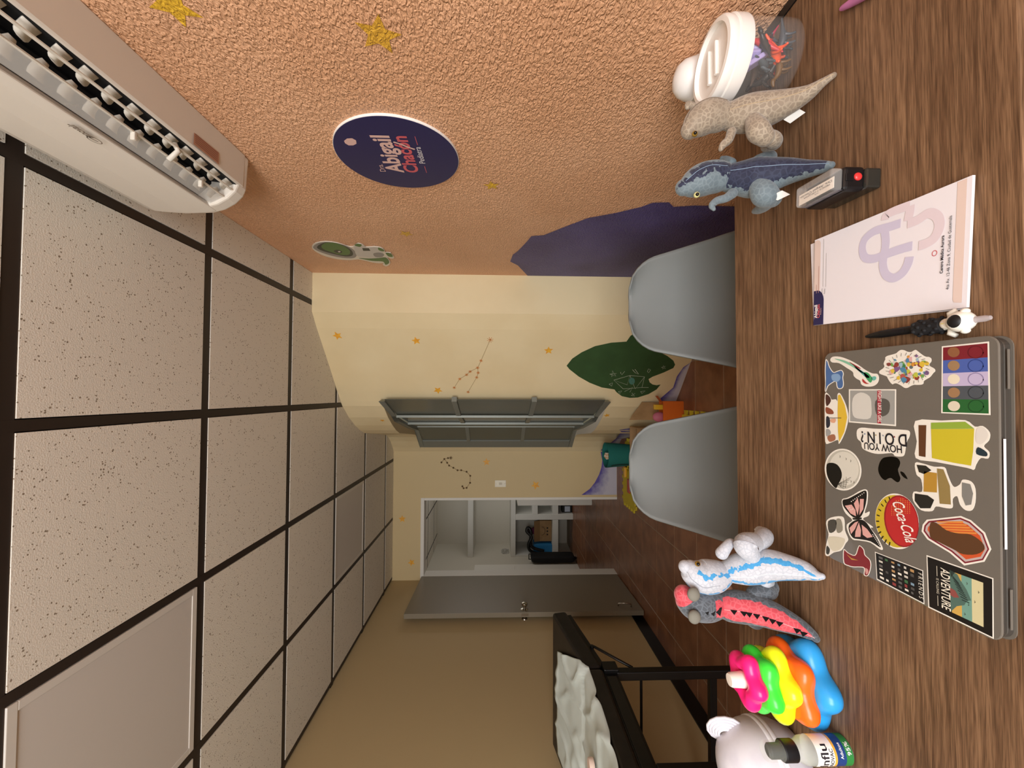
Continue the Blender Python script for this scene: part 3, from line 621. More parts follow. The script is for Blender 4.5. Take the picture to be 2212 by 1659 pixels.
# crumpled sheet
nx, ny = 60, 110; vs = []
from mathutils import noise as mn
for j in range(ny+1):
    for i in range(nx+1):
        u = i/nx; v = j/ny; x = BX0+.05+u*(BX1+.006-BX0-.05); ye = HY+.335-.30*max(0, (u-.78)/.22); y = .64+v*(ye-.64)
        if y < HY-.005: z = .875
        else: z = (Tb @ Vector((0, y-HY, .080))).z+.001
        w = mn.noise(Vector((x*9, y*3.2, 1.3)))*.5+mn.noise(Vector((x*22, y*9, 5)))*.22+mn.noise(Vector((x*5, y*14, 9)))*.25
        if y >= HY-.005: z += .004
        rdg = abs(mn.noise(Vector((x*7+y*2, y*4-x*3, 3))))
        z += .006+.008*max(w, -.45)+.014*(1-min(1, rdg*4))**2
        if u > .96: z -= (u-.96)*.45
        vs.append(Vector((x+.004*w, y, z)))
w = nx+1
sh = MB().add(vs, [(j*w+i, j*w+i+1, (j+1)*w+i+1, (j+1)*w+i) for j in range(ny) for i in range(nx)]).build('bed_sheet', mat('white_sheet', 'cdd6d0', .75, bump=(700, .15, .001)), smooth=True, loc=(-1.5, 1.3, .876))
tag(sh, 'crumpled white disposable sheet spread on the black examination bed', 'sheet')
s = sh.modifiers.new('thick', 'SOLIDIFY'); s.thickness = .0012
p = at(1276, 1657, 2, .905)
o = MB().lathe([(.0, 0), (.028, 0), (.03, .004), (.03, .016), (.027, .02), (0, .02)], (p.x, p.y, .893), (0, 0, 1), 28, cap=False).build('round_tin', mat('pale_pink_tin', 'e9cfc0', .4), loc=(p.x, p.y, .893), smooth='auto')
tag(o, 'small pale pink round tin on the white bed sheet', 'tin')

# ---------------------------------------------------------------- play corner under the bay window
YEL = mat('yellow_foam', 'cdb92f', .8, bump=(400, .2, .001))
pm = empty('play_mat', (-.6, 3.2, 0), 'yellow interlocking foam play mat on the tiled floor below the bay window', 'mat')
def jig(x0, y0, sz):
    pts = []; 
    def edge(a, b, k=5):
        a = Vector(a); b = Vector(b); d = (b-a)/k; nn = Vector((d.y, -d.x)).normalized()
        for i in range(k):
            q = a+d*i; h = .03
            pts.extend([q, q+d*.22, q+d*.15+nn*h, q+d*.65+nn*h, q+d*.58])
    edge((x0, y0), (x0+sz, y0)); edge((x0+sz, y0), (x0+sz, y0+sz)); edge((x0+sz, y0+sz), (x0, y0+sz)); edge((x0, y0+sz), (x0, y0))
    return [(p.x, p.y, .0005) for p in pts]
for (x, y, sz_) in ((-1.06, 3.69, .34), (-.70, 3.69, .25), (-.70, 3.36, .25), (-.50, 2.42, .37)):
    MB().prism(jig(x, y, sz_), (0, 0, .012)).build('mat_tile', YEL, pm)
# orange carton
ob = empty('orange_carton', (-.12, 2.68, 0), 'small orange printed cardboard carton standing by the angled wall', 'box')
ORG = mat('orange_card', 'd96a1e', .5); CB = mat('cardboard', 'a5835a', .75, noise=(14, '93734c', .4, .7)); CBD = mat('cardboard_inside', '8a6a44', .8)
a, b = Vector((-.03, 2.755)), Vector((-.205, 2.735)); t = (b-a).normalized(); nn = Vector((-t.y, t.x)); nn = nn if nn.y > 0 else -nn
def wallbox(a, b, dep, z0, z1, th=.004):
    m = MB(); c, d = b+nn*dep, a+nn*dep
    for p, q in ((a, b), (b, c), (c, d), (d, a)):
        e = (q-p).normalized(); k = Vector((-e.y, e.x))*th
        m.prism([(*p, z0), (*q, z0), (*(q+k), z0), (*(p+k), z0)], (0, 0, z1-z0))
    m.prism([(*a, z0), (*b, z0), (*c, z0), (*d, z0)], (0, 0, th)); return m
a = Vector((-.045, 2.725)); b = Vector((-.19, 2.725)); nn = Vector((0, 1))
wallbox(a, b, .065, 0, .142).build('carton', ORG, ob)
MB().add([(-.045, 2.73, .142), (-.045, 2.78, .142), (-.005, 2.785, .172), (-.005, 2.735, .172)], [(0, 1, 2, 3)]).build('flap', mat('orange_card_in', 'b5562a', .6), ob)
m = MB(); m.add([(-.075, 2.7243, .07), (-.165, 2.7243, .07), (-.165, 2.7243, .074), (-.075, 2.7243, .074)], [(0, 1, 2, 3)]).add([(-.09, 2.7243, .055), (-.15, 2.7243, .055), (-.15, 2.7243, .059), (-.09, 2.7243, .059)], [(0, 1, 2, 3)])
m.poly([(-.09+.014*cos(t), 2.7243, .112+.01*sin(t)) for t in [k*pi/8 for k in range(16)]]).build('print', WPR, ob)
o = MB().ball((-.15, 2.757, .155), (.035, .024, .045)).build('pink_toy', mat('pink_plastic', 'c96f86', .5), smooth=True, loc=(-.15, 2.757, .11)); tag(o, 'rounded pink toy sticking out of the orange carton', 'toy')
o = MB().box(-.10, -.065, 2.75, 2.775, .125, .19).build('toy_block', mat('yellow_plastic', 'e7b62c', .4), bevel=.004, loc=(-.08, 2.76, .125)); tag(o, 'yellow toy block poking out of the orange carton', 'toy')
# open cardboard box
cb = empty('cardboard_box', (-.30, 2.92, 0), 'open brown cardboard box with raised flap below the bay window', 'box')
m = wallbox(Vector((-.245, 2.93)), Vector((-.44, 2.93)), .16, .001, .25); m.build('carton', CB, cb)
MB().add([at(1386.5, 869, 1, 2.83), at(1424, 870, 1, 2.79), at(1417, 907, 1, 2.86), at(1359.5, 907, 1, 2.93)], [(0, 1, 2, 3)]).build('flap', CB, cb).modifiers.new('t', 'SOLIDIFY').thickness = .004
MB().add([(-.245, 2.928, .25), (-.44, 2.928, .25), (-.43, 2.88, .20), (-.255, 2.88, .20)], [(0, 1, 2, 3)]).build('flap', CBD, cb).modifiers.new('t', 'SOLIDIFY').thickness = .004
# teal felt basket
bc = Vector((-.566, 3.80, .0125)); TEAL = mat('teal_felt', '1f6f66', .85, bump=(500, .3, .001))
bk = empty('felt_basket', bc, 'teal felt storage basket with a jagged black trim on the play mat', 'basket')
MB().lathe([(0, .004), (.096, .004), (.10, .02), (.118, .24), (.113, .24), (.095, .02), (0, .012)], bc, (0, 0, 1), 40, cap=False).build('tub', TEAL, bk, smooth='auto')
m = MB(); pts = []
def bsurf(a, z): r = .1008+.018*(z/.24)+.0012; return bc+Vector((r*cos(a), r*sin(a), z))
q = []
for k in range(13):
    z = .04+.165*k/12; q.append(bsurf(radians(-140)+.10*sin(k/12*pi), z)); 
    q.append(bsurf(radians(-140)+.10*sin((k+.5)/12*pi)+.16, z+.007))
base = [bsurf(radians(-143)+.10*sin(k/24*pi), .04+.165*k/24) for k in range(25)]
for k in range(12): m.poly([base[2*k], q[2*k+1], base[2*k+2]])
m.build('jagged_trim', M_BLK, bk)
o = MB().add([(-.60, 3.775, .20), (-.55, 3.80, .20), (-.545, 3.80, .255), (-.575, 3.785, .27), (-.605, 3.775, .25)], [(0, 1, 2, 3, 4)]).build('toy_card', mat('toy_card', 'd9a05a', .5, noise=(60, 'e9e2d6', .4, .6)), loc=(-.575, 3.787, .2)); o.modifiers.new('t', 'SOLIDIFY').thickness = .004
tag(o, 'orange and white toy card standing inside the teal basket', 'toy')
o = MB().box(-.80, -.70, 3.90, 3.94, .013, .04).build('toy_bar', mat('amber_plastic', 'dda52a', .4), bevel=.008, loc=(-.75, 3.92, .013)); tag(o, 'amber plastic toy bar lying on the yellow mat by the basket', 'toy')
o = MB().box(-.93, -.80, 3.80, 3.86, .013, .03).build('toy_car', mat('red_plastic', 'b4472c', .4), bevel=.006, loc=(-.86, 3.83, .013)); tag(o, 'flat red toy block lying on the yellow mat', 'toy')
o = MB().box(-.90, -.82, 3.72, 3.765, .013, .035).build('toy_car', mat('blue_plastic', '4b93b8', .4), bevel=.006, loc=(-.86, 3.74, .013)); tag(o, 'flat blue toy block lying on the yellow mat beside the red one', 'toy')
o = MB().ball((-.42, 3.60, .05), (.03, .05, .036)).build('toy_doll', mat('pink_plastic', 'c96f86', .5), smooth=True, loc=(-.42, 3.6, .013)); tag(o, 'pink soft toy lying on the mat behind the left chair', 'toy')

# ---------------------------------------------------------------- corridor furniture
su = empty('shelf_unit', (-2.0, 7.1, 0), 'white masonry shelf unit with open cubbies beyond the doorway', 'shelf')
MW = mat('masonry_white', 'd7d5cd', .6, bump=(60, .1, .002)); FY = 6.80
MB().box(-2.70, -.3, FY, 7.42, .965, 1.045).build('worktop', MW, su, bevel=.004)
MB().box(-2.70, -.3, FY, 7.42, 1.67, 1.76).build('upper_shelf', MW, su, bevel=.004)
MB().box(-2.70, -.3, FY+.004, 7.42, .25, .345).build('lower_shelf', MW, su, bevel=.004)
MB().box(-2.70, -2.67, FY, 7.42, .345, .965).build('end_panel', MW, su)
xp = at(1150, 1117, 1, FY).x
MB().box(xp-.047, xp+.047, FY, 7.42, 0, .965).build('post', MW, su, bevel=.004)
MB().box(xp+.047, -.3, FY, 7.42, .595, .69).build('cubby_shelf', MW, su, bevel=.004)
MB().box(xp+.047, -.3, 7.3, 7.42, .345, .965).build('cubby_back', mat('cubby_back', '9c9c8f', .7), su)
wc = MB().box(-1.478, -.95, 5.42, 5.95, 0, 1.0).build('white_cabinet', M_WHITE, bevel=.006, loc=(-1.2, 5.68, 0))
tag(wc, 'plain white cabinet seen edge-on just inside the doorway', 'cabinet')
def cl(x, y, Y=6.95): return at(x, y, 1, Y)
cbx = empty('packing_box', cl(1193, 1150), 'brown packing box with printed symbols on the corridor shelf', 'box')
zs = .345; a = cl(1166, 1124); b = cl(1192, 1168); x0, x1 = sorted((a.x, b.x))
MB().box(x0, x1, 6.93, 7.25, zs+.002, a.z).build('carton', CB, cbx)
MB().add([(x0, 6.93, a.z), (x1, 6.93, a.z), (x1, 6.90, a.z+.10), (x0, 6.90, a.z+.10)], [(0, 1, 2, 3)]).build('flap', CBD, cbx).modifiers.new('t', 'SOLIDIFY').thickness = .004
m = MB()
for k in range(3): m.add([(x0+.10+k*.055, 6.9292, zs+.06), (x0+.125+k*.055, 6.9292, zs+.06), (x0+.125+k*.055, 6.9292, zs+.085), (x0+.10+k*.055, 6.9292, zs+.085)], [(0, 1, 2, 3)])
stripe(m, [((x0+x1)/2-.07*cos(t), 6.9292, a.z-.03-.06*sin(t)) for t in [k*pi/10 for k in range(11)]], .006, (0, -1, 0)); m.build('print', M_BLK, cbx)
o = MB().prism([(x1-.1, 6.98, a.z+.02), (x1-.28, 7.0, a.z+.05), (x1-.2, 7.0, a.z+.20)], (0, .06, 0)).build('magenta_bag', mat('magenta_paper', '6b2247', .5), loc=(x1-.19, 7, a.z)); tag(o, 'magenta paper packet behind the packing box', 'packet')
a = cl(1153, 1176, 6.88); b = cl(1190, 1198, 6.88); x0, x1 = sorted((a.x, b.x))
o = MB().box(x0, x1, 6.86, 7.1, zs+.002, a.z).build('blue_box', mat('blue_card', '2a78ad', .45), bevel=.003, loc=(x0, 6.95, zs)); tag(o, 'bright blue box on the corridor shelf beside the packing box', 'box')
a2 = cl(1147, 1178, 6.84); b2 = cl(1168, 1196, 6.84)
hose = MB().tube(crom([tuple(cl(1174, 1200, 6.84)), tuple(cl(1146, 1190, 6.84)), tuple(cl(1142, 1175, 6.84)), tuple(cl(1148, 1160, 6.86)), tuple(cl(1138, 1148, 6.88)), tuple(cl(1141, 1140, 6.9)), tuple(cl(1147, 1150, 6.88)), tuple(cl(1148, 1180, 6.85)), tuple(cl(1175, 1190, 6.84))], 6), .026, 12).build('vacuum_hose', STL, smooth=True, loc=tuple(cl(1175, 1195, 6.84)))
tag(hose, 'looped black vacuum hose on the corridor shelf', 'hose')
sc_ = empty('suitcase', cl(1240, 1212, 6.5), 'black upright suitcase in front of the corridor shelves', 'suitcase')
a = at(1147, 1202, 1, 6.5); b = at(1247, 1222, 1, 6.5); x0, x1 = sorted((a.x, b.x)); x0 = -2.655
MB().box(x0, a.x+.02, 6.42, 6.66, .035, a.z).build('body', mat('black_fabric', '08080a', .7), sc_, bevel=.04, seg=3)
for x in (x0+.05, a.x-.03): MB().lathe([(.03, -.012), (.03, .012)], (x, 6.5, .03), (1, 0, 0), 16).build('wheel', M_BLK, sc_)
MB().tube([(x0+.1, 6.54, a.z-.01), (x0+.1, 6.54, a.z+.03), (a.x-.06, 6.54, a.z+.03), (a.x-.06, 6.54, a.z-.01)], .009, 8).build('handle', M_BLK, sc_)
pb = at(1100, 1195, 1, 7.0); m = MB(); vs = []
bag = MB().ball((pb.x-.05, 7.0, 1.13), (.13, .09, .085), 24, 14)
for p in bag.v: p += Vector((mn.noise(p*25), mn.noise(p*25+Vector((9, 0, 0))), mn.noise(p*25+Vector((0, 9, 0)))))*.03; p.z = max(p.z, 1.047)
o = bag.build('plastic_bag', mat('clear_film', 'd8d6d0', .15, trans=.6, ior=1.2), loc=(pb.x, 7.0, 1.046)); tag(o, 'crumpled clear plastic bag on the corridor worktop', 'bag')
p = at(1225, 1095, 1, 6.95); pr = empty('power_unit', (p.x, 6.95, 0), 'small black device with a pale label on the corridor floor', 'device')
MB().box(p.x-.10, p.x+.12, 6.88, 7.05, .0, .17).build('case', M_BLK, pr, bevel=.01)
MB().box(p.x-.06, p.x+.03, 6.876, 6.88, .04, .13).build('label', mat('device_label', 'b9c0cc', .4), pr)
# ---------------------------------------------------------------- plush dinosaurs
def plush(name, base, cell, marks=None, scale=75, jag=.5, jagscale=70, rim=None):
    """velour with a printed scale pattern; 'marks' is painted where the vertex value 'pat' plus noise is positive"""
    if name in MATS: return MATS[name]
    m = mat(name, base, .62, spec=.35); nt = m.node_tree; b = nt.nodes['Principled BSDF']; N = nt.nodes.new; L = nt.links.new
    b.inputs['Sheen Weight'].default_value = .25
    g = N('ShaderNodeNewGeometry'); v = N('ShaderNodeTexVoronoi'); v.feature = 'DISTANCE_TO_EDGE'; v.inputs['Scale'].default_value = scale; L(g.outputs['Position'], v.inputs['Vector'])
    r = N('ShaderNodeValToRGB'); E = r.color_ramp.elements; E[0].position = .03; E[0].color = (1, 1, 1, 1); E[1].position = .16; E[1].color = (0, 0, 0, 1); L(v.outputs['Distance'], r.inputs[0])
    n = N('ShaderNodeTexNoise'); n.inputs['Scale'].default_value = 45; L(g.outputs['Position'], n.inputs['Vector'])
    mu = N('ShaderNodeMath'); mu.operation = 'MULTIPLY'; L(r.outputs[0], mu.inputs[0]); L(n.outputs['Fac'], mu.inputs[1])
    x = N('ShaderNodeMix'); x.data_type = 'RGBA'; L(mu.outputs[0], x.inputs['Factor']); x.inputs['A'].default_value = lin(base); x.inputs['B'].default_value = lin(cell); out = x.outputs['Result']
    if marks:
        a = N('ShaderNodeAttribute'); a.attribute_name = 'pat'; nj = N('ShaderNodeTexNoise'); nj.inputs['Scale'].default_value = jagscale; nj.inputs['Detail'].default_value = 1; L(g.outputs['Position'], nj.inputs['Vector'])
        s1 = N('ShaderNodeMath'); s1.operation = 'SUBTRACT'; s1.inputs[1].default_value = .5; L(nj.outputs['Fac'], s1.inputs[0])
        s2 = N('ShaderNodeMath'); s2.operation = 'MULTIPLY_ADD'; s2.inputs[1].default_value = jag; L(s1.outputs[0], s2.inputs[0]); L(a.outputs['Fac'], s2.inputs[2])
        s3 = N('ShaderNodeMath'); s3.operation = 'MULTIPLY_ADD'; s3.inputs[1].default_value = 40; s3.inputs[2].default_value = .5; s3.use_clamp = True; L(s2.outputs[0], s3.inputs[0])
        y = N('ShaderNodeMix'); y.data_type = 'RGBA'; L(s3.outputs[0], y.inputs['Factor']); L(out, y.inputs['A'])
        z = N('ShaderNodeMix'); z.data_type = 'RGBA'; z.inputs['A'].default_value = lin(marks[0]); z.inputs['B'].default_value = lin(marks[1]); L(mu.outputs[0], z.inputs['Factor']); L(z.outputs['Result'], y.inputs['B']); out = y.outputs['Result']
    L(out, b.inputs['Base Color'])
    nb = N('ShaderNodeTexNoise'); nb.inputs['Scale'].default_value = 900; L(g.outputs['Position'], nb.inputs['Vector'])
    ad = N('ShaderNodeMath'); ad.operation = 'MULTIPLY_ADD'; ad.inputs[1].default_value = -.5; L(mu.outputs[0], ad.inputs[0]); L(nb.outputs['Fac'], ad.inputs[2])
    k = N('ShaderNodeBump'); k.inputs['Strength'].default_value = .35; k.inputs['Distance'].default_value = .0012; L(ad.outputs[0], k.inputs['Height']); L(k.outputs[0], b.inputs['Normal'])
    return m
EYEY = mat('eye_amber', '8a6a2a', .15); EYEB = mat('eye_black', '0b0a08', .1); CLAW = mat('claw_felt', 'd8d2c6', .8); TAGM = mat('cloth_tag', 'e9e6e0', .7)
GD = 'plush dinosaurs on the desk'
def seam(mb, sk, dorsal, phi, r=.0006):
    P = crom(sk, 8); D = Vector(dorsal).normalized(); pts = []
    for i, p in enumerate(P):
        a = Vector(P[max(i-1, 0)][:3]); c = Vector(P[min(i+1, len(P)-1)][:3]); t = (c-a).normalized(); u = (D-t*D.dot(t)).normalized(); w = t.cross(u)
        pts.append(Vector(p[:3])+(u*cos(phi)+w*sin(phi))*(p[3]))
    return mb.tube(pts, r, 6)
# -- sandy
DN = (-.15, -.75, .62)
t = empty('plush_dinosaur', (.50, .68, DZT), 'sandy beige plush dinosaur with scale print, by the toy jar', 'plush toy', GD)
TAN = plush('tan_velour', '8c7d6c', 'b9aa95', scale=135)
sk = px([(1806, 163, .594, 6), (1775, 180, .604, 10), (1742, 203, .622, 18), (1700, 222, .645, 28), (1655, 237, .668, 37), (1620, 245, .682, 39), (1592, 250, .692, 35), (1566, 252, .70, 26)])
loft_build(loft(sk, DN), 'body', TAN, t); m = MB(); seam(m, sk, DN, .1); m.build('seam', mat('tan_thread', 'b8a283', .8), t, smooth=True)
hk = px([(1574, 252, .70, 24), (1556, 251, .70, 32), (1532, 251, .70, 35), (1511, 262, .70, 33), (1497, 274, .70, 26), (1490, 281, .70, 19)])
hd = loft_build(loft(hk, DN), 'head', TAN, t); m = MB(); seam(m, hk[1:], DN, .75, .0008); m.build('mouth_seam', mat('dark_thread', '6b5a48', .8), hd, smooth=True)
e = at(1500.7, 289, 1, .675); MB().ball(e, .0048).build('eye', EYEY, hd, smooth=True); MB().ball(e+Vector((-.001, -.004, .001)), .0028).build('pupil', EYEB, hd, smooth=True)
for q in (((1497, 230, .70, 8), (1487, 226, .70, 7), (1485, 232, .70, 5)), ): loft_build(loft(px(list(q)), DN), 'brow', TAN, hd)
loft_build(loft(px([(1628, 262, .665, 18), (1638, 282, .655, 24), (1652, 296, .655, 20)]), DN), 'leg', TAN, t)
loft_build(loft(px([(1652, 296, .66, 16), (1668, 300, .66, 17), (1672, 308, .675, 16), (1656, 316, .695, 12)]), DN), 'foot', TAN, t)
loft_build(loft(px([(1645, 232, .70, 18), (1668, 228, .71, 18), (1685, 232, .72, 14)]), DN), 'leg', TAN, t)
loft_build(loft(px([(1580, 285, .685, 10), (1574, 302, .68, 9), (1563, 312, .68, 8), (1557, 322, .68, 5)]), DN), 'arm', TAN, t)
loft_build(loft(px([(1578, 240, .735, 10), (1568, 236, .75, 8), (1560, 234, .755, 5)]), DN), 'arm', TAN, t)
a = at(1693, 259, 1, .655); b = at(1726, 235, 1, .64); MB().prism([a, b, b+Vector((-.003, .004, -.014)), a+Vector((-.003, .004, -.014))], (.001, .0006, 0)).build('tag', TAGM, t)
# -- blue-grey with a navy back
t = empty('plush_dinosaur', (.38, .70, DZT), 'blue-grey plush dinosaur with a dark navy back and tail', 'plush toy', GD)
DB = (.12, -.78, .6)
BLU = plush('blue_velour', '66737a', '7d8b90', ('20243a', '383f56'), scale=120, jag=1.5, jagscale=130)
def pb(tt, ph):
    w = 1.15-.35*abs(tt-.55) if tt > .06 else -.3
    return w-abs(ph)
sk = px([(1800, 357, .60, 8), (1775, 361, .612, 14), (1740, 366, .632, 20), (1700, 371, .655, 29), (1660, 379, .675, 38), (1628, 384, .69, 42), (1596, 385, .70, 35), (1566, 384, .71, 27)])
loft_build(loft(sk, DB, pat=pb), 'body', BLU, t); m = MB(); seam(m, sk, DB, 0); m.build('seam', mat('blue_thread', '7f93a8', .8), t, smooth=True)
def ph_(tt, ph): return (.55-.15*tt-abs(ph)) if abs(ph) > .12 else .25
hk = px([(1575, 384, .71, 25), (1555, 382, .71, 33), (1532, 384, .71, 35), (1510, 391, .71, 34), (1490, 400, .71, 27), (1477, 405, .71, 18)])
hd = loft_build(loft(hk, DB, pat=ph_), 'head', BLU, t); m = MB(); seam(m, hk[1:], DB, 0, .0006); m.build('head_seam', mat('blue_thread', '7f93a8', .8), hd, smooth=True)
e = at(1505, 421, 1, .69); MB().ball(e, .0052).build('eye', mat('eye_pale', 'c9c48a', .15), hd, smooth=True); MB().ball(e+Vector((-.001, -.0042, .001)), .003).build('pupil', EYEB, hd, smooth=True)
loft_build(loft(px([(1640, 402, .675, 22), (1652, 420, .67, 27), (1668, 428, .675, 20)]), DB), 'leg', BLU, t)
loft_build(loft(px([(1660, 432, .68, 17), (1652, 444, .70, 13), (1640, 452, .72, 10), (1630, 456, .735, 6)]), DB), 'foot', BLU, t)
loft_build(loft(px([(1640, 352, .705, 18), (1660, 342, .715, 16), (1672, 338, .73, 10)]), DB), 'leg', BLU, t)
loft_build(loft(px([(1582, 418, .695, 11), (1568, 428, .69, 9), (1548, 434, .69, 8), (1538, 444, .69, 7), (1542, 452, .69, 4)]), DB), 'arm', BLU, t)
loft_build(loft(px([(1580, 352, .735, 10), (1568, 345, .75, 8), (1560, 342, .755, 5)]), DB), 'arm', BLU, t)
a = at(1663, 425, 1, .655); b = at(1690, 412, 1, .65); MB().prism([a, b, b+Vector((-.004, .004, -.016)), a+Vector((-.004, .004, -.016))], (.001, .0006, 0)).build('tag', TAGM, t)
# -- white with sky-blue stripes
t = empty('plush_dinosaur', (-.27, .70, DZT), 'white plush dinosaur with two sky-blue stripes, beside the laptop', 'plush toy', GD)
DW = (-.2, -.76, .56); z6 = lambda L, s=1: [(1460+x/6.144, 1130+y/6.144, d, r*s) for x, y, d, r in L]
WHT = plush('white_velour', 'bdbfc6', 'a3a7b1', ('3d8fc4', '4a9bcc'), scale=140, jag=.5, jagscale=150)
def pw(tt, ph):
    c = .25+.58*sin(min(1, max(0, (tt-.03)/.97))*pi)**.8
    return .13+.07*sin(tt*pi)-abs(abs(ph)-c)-(.06 if tt < .1 else 0)
sk = px(z6([(1985, 705, .632, 7), (1900, 690, .64, 12), (1700, 630, .655, 21), (1450, 580, .668, 28), (1250, 560, .678, 33), (1050, 590, .69, 34), (850, 610, .70, 32), (670, 645, .71, 22)]))
loft_build(loft(sk, DW, pat=pw), 'body', WHT, t); m = MB(); seam(m, sk, DW, 0, .0005); m.build('seam', mat('white_thread', 'dfe1e6', .8), t, smooth=True)
def pwh(tt, ph):
    c = .25+1.0*tt; return (.13 if tt < .75 else -.3)-abs(abs(ph)-c)
hk = px(z6([(690, 650, .71, 20), (600, 675, .71, 29), (470, 705, .71, 35), (330, 705, .71, 34), (220, 650, .71, 27), (160, 600, .71, 20), (125, 580, .71, 14)]))
hd = loft_build(loft(hk, DW, pat=pwh), 'head', WHT, t); m = MB(); seam(m, hk[2:], DW, .1, .0006); m.build('head_seam', mat('grey_thread', '9a9ca3', .8), hd, smooth=True)
e = at(1507, 1218, 1, .685); MB().ball(e, .0046).build('eye', EYEY, hd, smooth=True); MB().ball(e+Vector((.001, -.0038, .001)), .0028).build('pupil', EYEB, hd, smooth=True)
loft_build(loft(px(z6([(1000, 420, .68, 18), (930, 300, .68, 25), (1010, 260, .69, 22)])), DW), 'leg', WHT, t)
ft = loft_build(loft(px(z6([(1030, 270, .69, 17), (1120, 230, .70, 19), (1170, 170, .715, 18), (1120, 110, .735, 11)])), DW), 'foot', WHT, t)
for x, y in ((1040, 80), (1000, 150)):
    p = at(1460+x/6.144, 1130+y/6.144, 1, .735); q = at(1460+(x+70)/6.144, 1130+(y+25)/6.144, 1, .735); MB().tube([q, p], [.0045, .0006], 8).build('claw', CLAW, ft, smooth=True)
loft_build(loft(px(z6([(1180, 770, .70, 14), (1230, 790, .715, 12), (1290, 800, .73, 8)])), DW), 'foot', WHT, t)
loft_build(loft(px(z6([(610, 400, .70, 13), (670, 320, .70, 11), (720, 260, .705, 9), (755, 245, .71, 5)])), DW), 'arm', WHT, t)
# -- charcoal with a red back and felt spikes
t = empty('plush_dinosaur', (-.38, .70, DZT), 'charcoal plush dinosaur with a red back and black felt spikes', 'plush toy', GD)
DR = (.18, -.78, .58)
RED = plush('charcoal_velour', '4d5258', '737a82', ('c2434e', 'd96a72'), scale=130, jag=.5, jagscale=75)
def prd(tt, ph): return (.8*min(1, (tt-.10)*4) if tt > .10 else -.3)-abs(ph+.05)-(.35*max(0, tt-.85)/.15)
sk = px(z6([(1890, 1530, .645, 8), (1800, 1480, .65, 12), (1620, 1370, .66, 19), (1350, 1250, .675, 27), (1100, 1160, .688, 31), (850, 1110, .70, 33), (680, 1095, .71, 31), (590, 1090, .715, 26)]))
loft_build(loft(sk, DR, pat=prd), 'body', RED, t); m = MB(); seam(m, sk, DR, -.05, .0005); m.build('seam', mat('red_thread', 'e0a6a6', .8), t, smooth=True)
P = crom(sk, 8)
SPK = mat('black_felt', '0c0a0b', .9)
for x, y in ((1690, 1370), (1610, 1350), (1340, 1300), (1240, 1275), (1150, 1255), (1025, 1220), (940, 1200), (860, 1180), (775, 1165)):
    tx, ty = 1460+x/6.144, 1130+y/6.144
    k = min(range(len(P)), key=lambda i: (Vector(P[i][:3])-at(tx, ty, 1, P[i][1])).length)
    c = Vector(P[k][:3]); tg = (Vector(P[min(k+1, len(P)-1)][:3])-Vector(P[max(k-1, 0)][:3])).normalized(); u = (Vector(DR).normalized()-tg*Vector(DR).normalized().dot(tg)).normalized(); w = tg.cross(u)
    r = P[k][3]; b0 = c+u*r*.985; sgn = -1 if w.x > 0 else 1
    tip = b0+u*.009+w*sgn*.006
    MB().add([b0+tg*.0065-u*.002, b0-tg*.0065-u*.002, tip, b0+tg*.0065-u*.002+w*.001, b0-tg*.0065-u*.002+w*.001, tip+w*.001], [(0, 1, 2), (5, 4, 3), (0, 3, 4, 1), (1, 4, 5, 2), (2, 5, 3, 0)]).build('spike', SPK, t)
def prh(tt, ph): return .5-abs(ph)+.05 if tt < .28 else (.25 if tt > .86 else (abs(ph)-1.75 if tt > .6 else -.4))
hk = px(z6([(600, 1090, .715, 25), (480, 1080, .715, 33), (350, 1075, .715, 36), (230, 1050, .715, 35), (150, 1005, .715, 28), (105, 950, .715, 20)]))
hd = loft_build(loft(hk, DR, pat=prh), 'head', RED, t)
for x, y, d in ((235, 945, .684), (245, 1245, .684)):
    p = at(1460+x/6.144, 1130+y/6.144, 1, d); MB().ball(p, (.0115, .008, .0105)).build('horn', mat('grey_felt', '77746a', .85), hd, smooth=True)
for x, y in ((400, 1135), (480, 1150), (560, 1145)):
    p = at(1460+x/6.144, 1130+y/6.144, 1, .688); MB().add([p+Vector((-.002, 0, .007)), p+Vector((.002, 0, -.007)), p+Vector((-.009, -.005, -.001)), p+Vector((-.001, .001, .007)), p+Vector((.003, .001, -.007)), p+Vector((-.008, -.004, -.001))], [(0, 1, 2), (5, 4, 3), (0, 3, 4, 1), (1, 4, 5, 2), (2, 5, 3, 0)]).build('spike', SPK, hd)
loft_build(loft(px(z6([(1060, 960, .70, 20), (1150, 900, .705, 22), (1230, 900, .71, 18)])), DR), 'leg', RED, t)
loft_build(loft(px(z6([(1230, 890, .71, 15), (1265, 850, .715, 15), (1240, 800, .73, 12)])), DR), 'foot', RED, t)
loft_build(loft(px(z6([(1000, 1280, .72, 14), (1060, 1330, .735, 12), (1120, 1340, .75, 8)])), DR), 'foot', RED, t)
loft_build(loft(px(z6([(720, 940, .715, 12), (690, 870, .72, 10)])), DR), 'arm', mat('brown_velour', '8a5f45', .7), t)

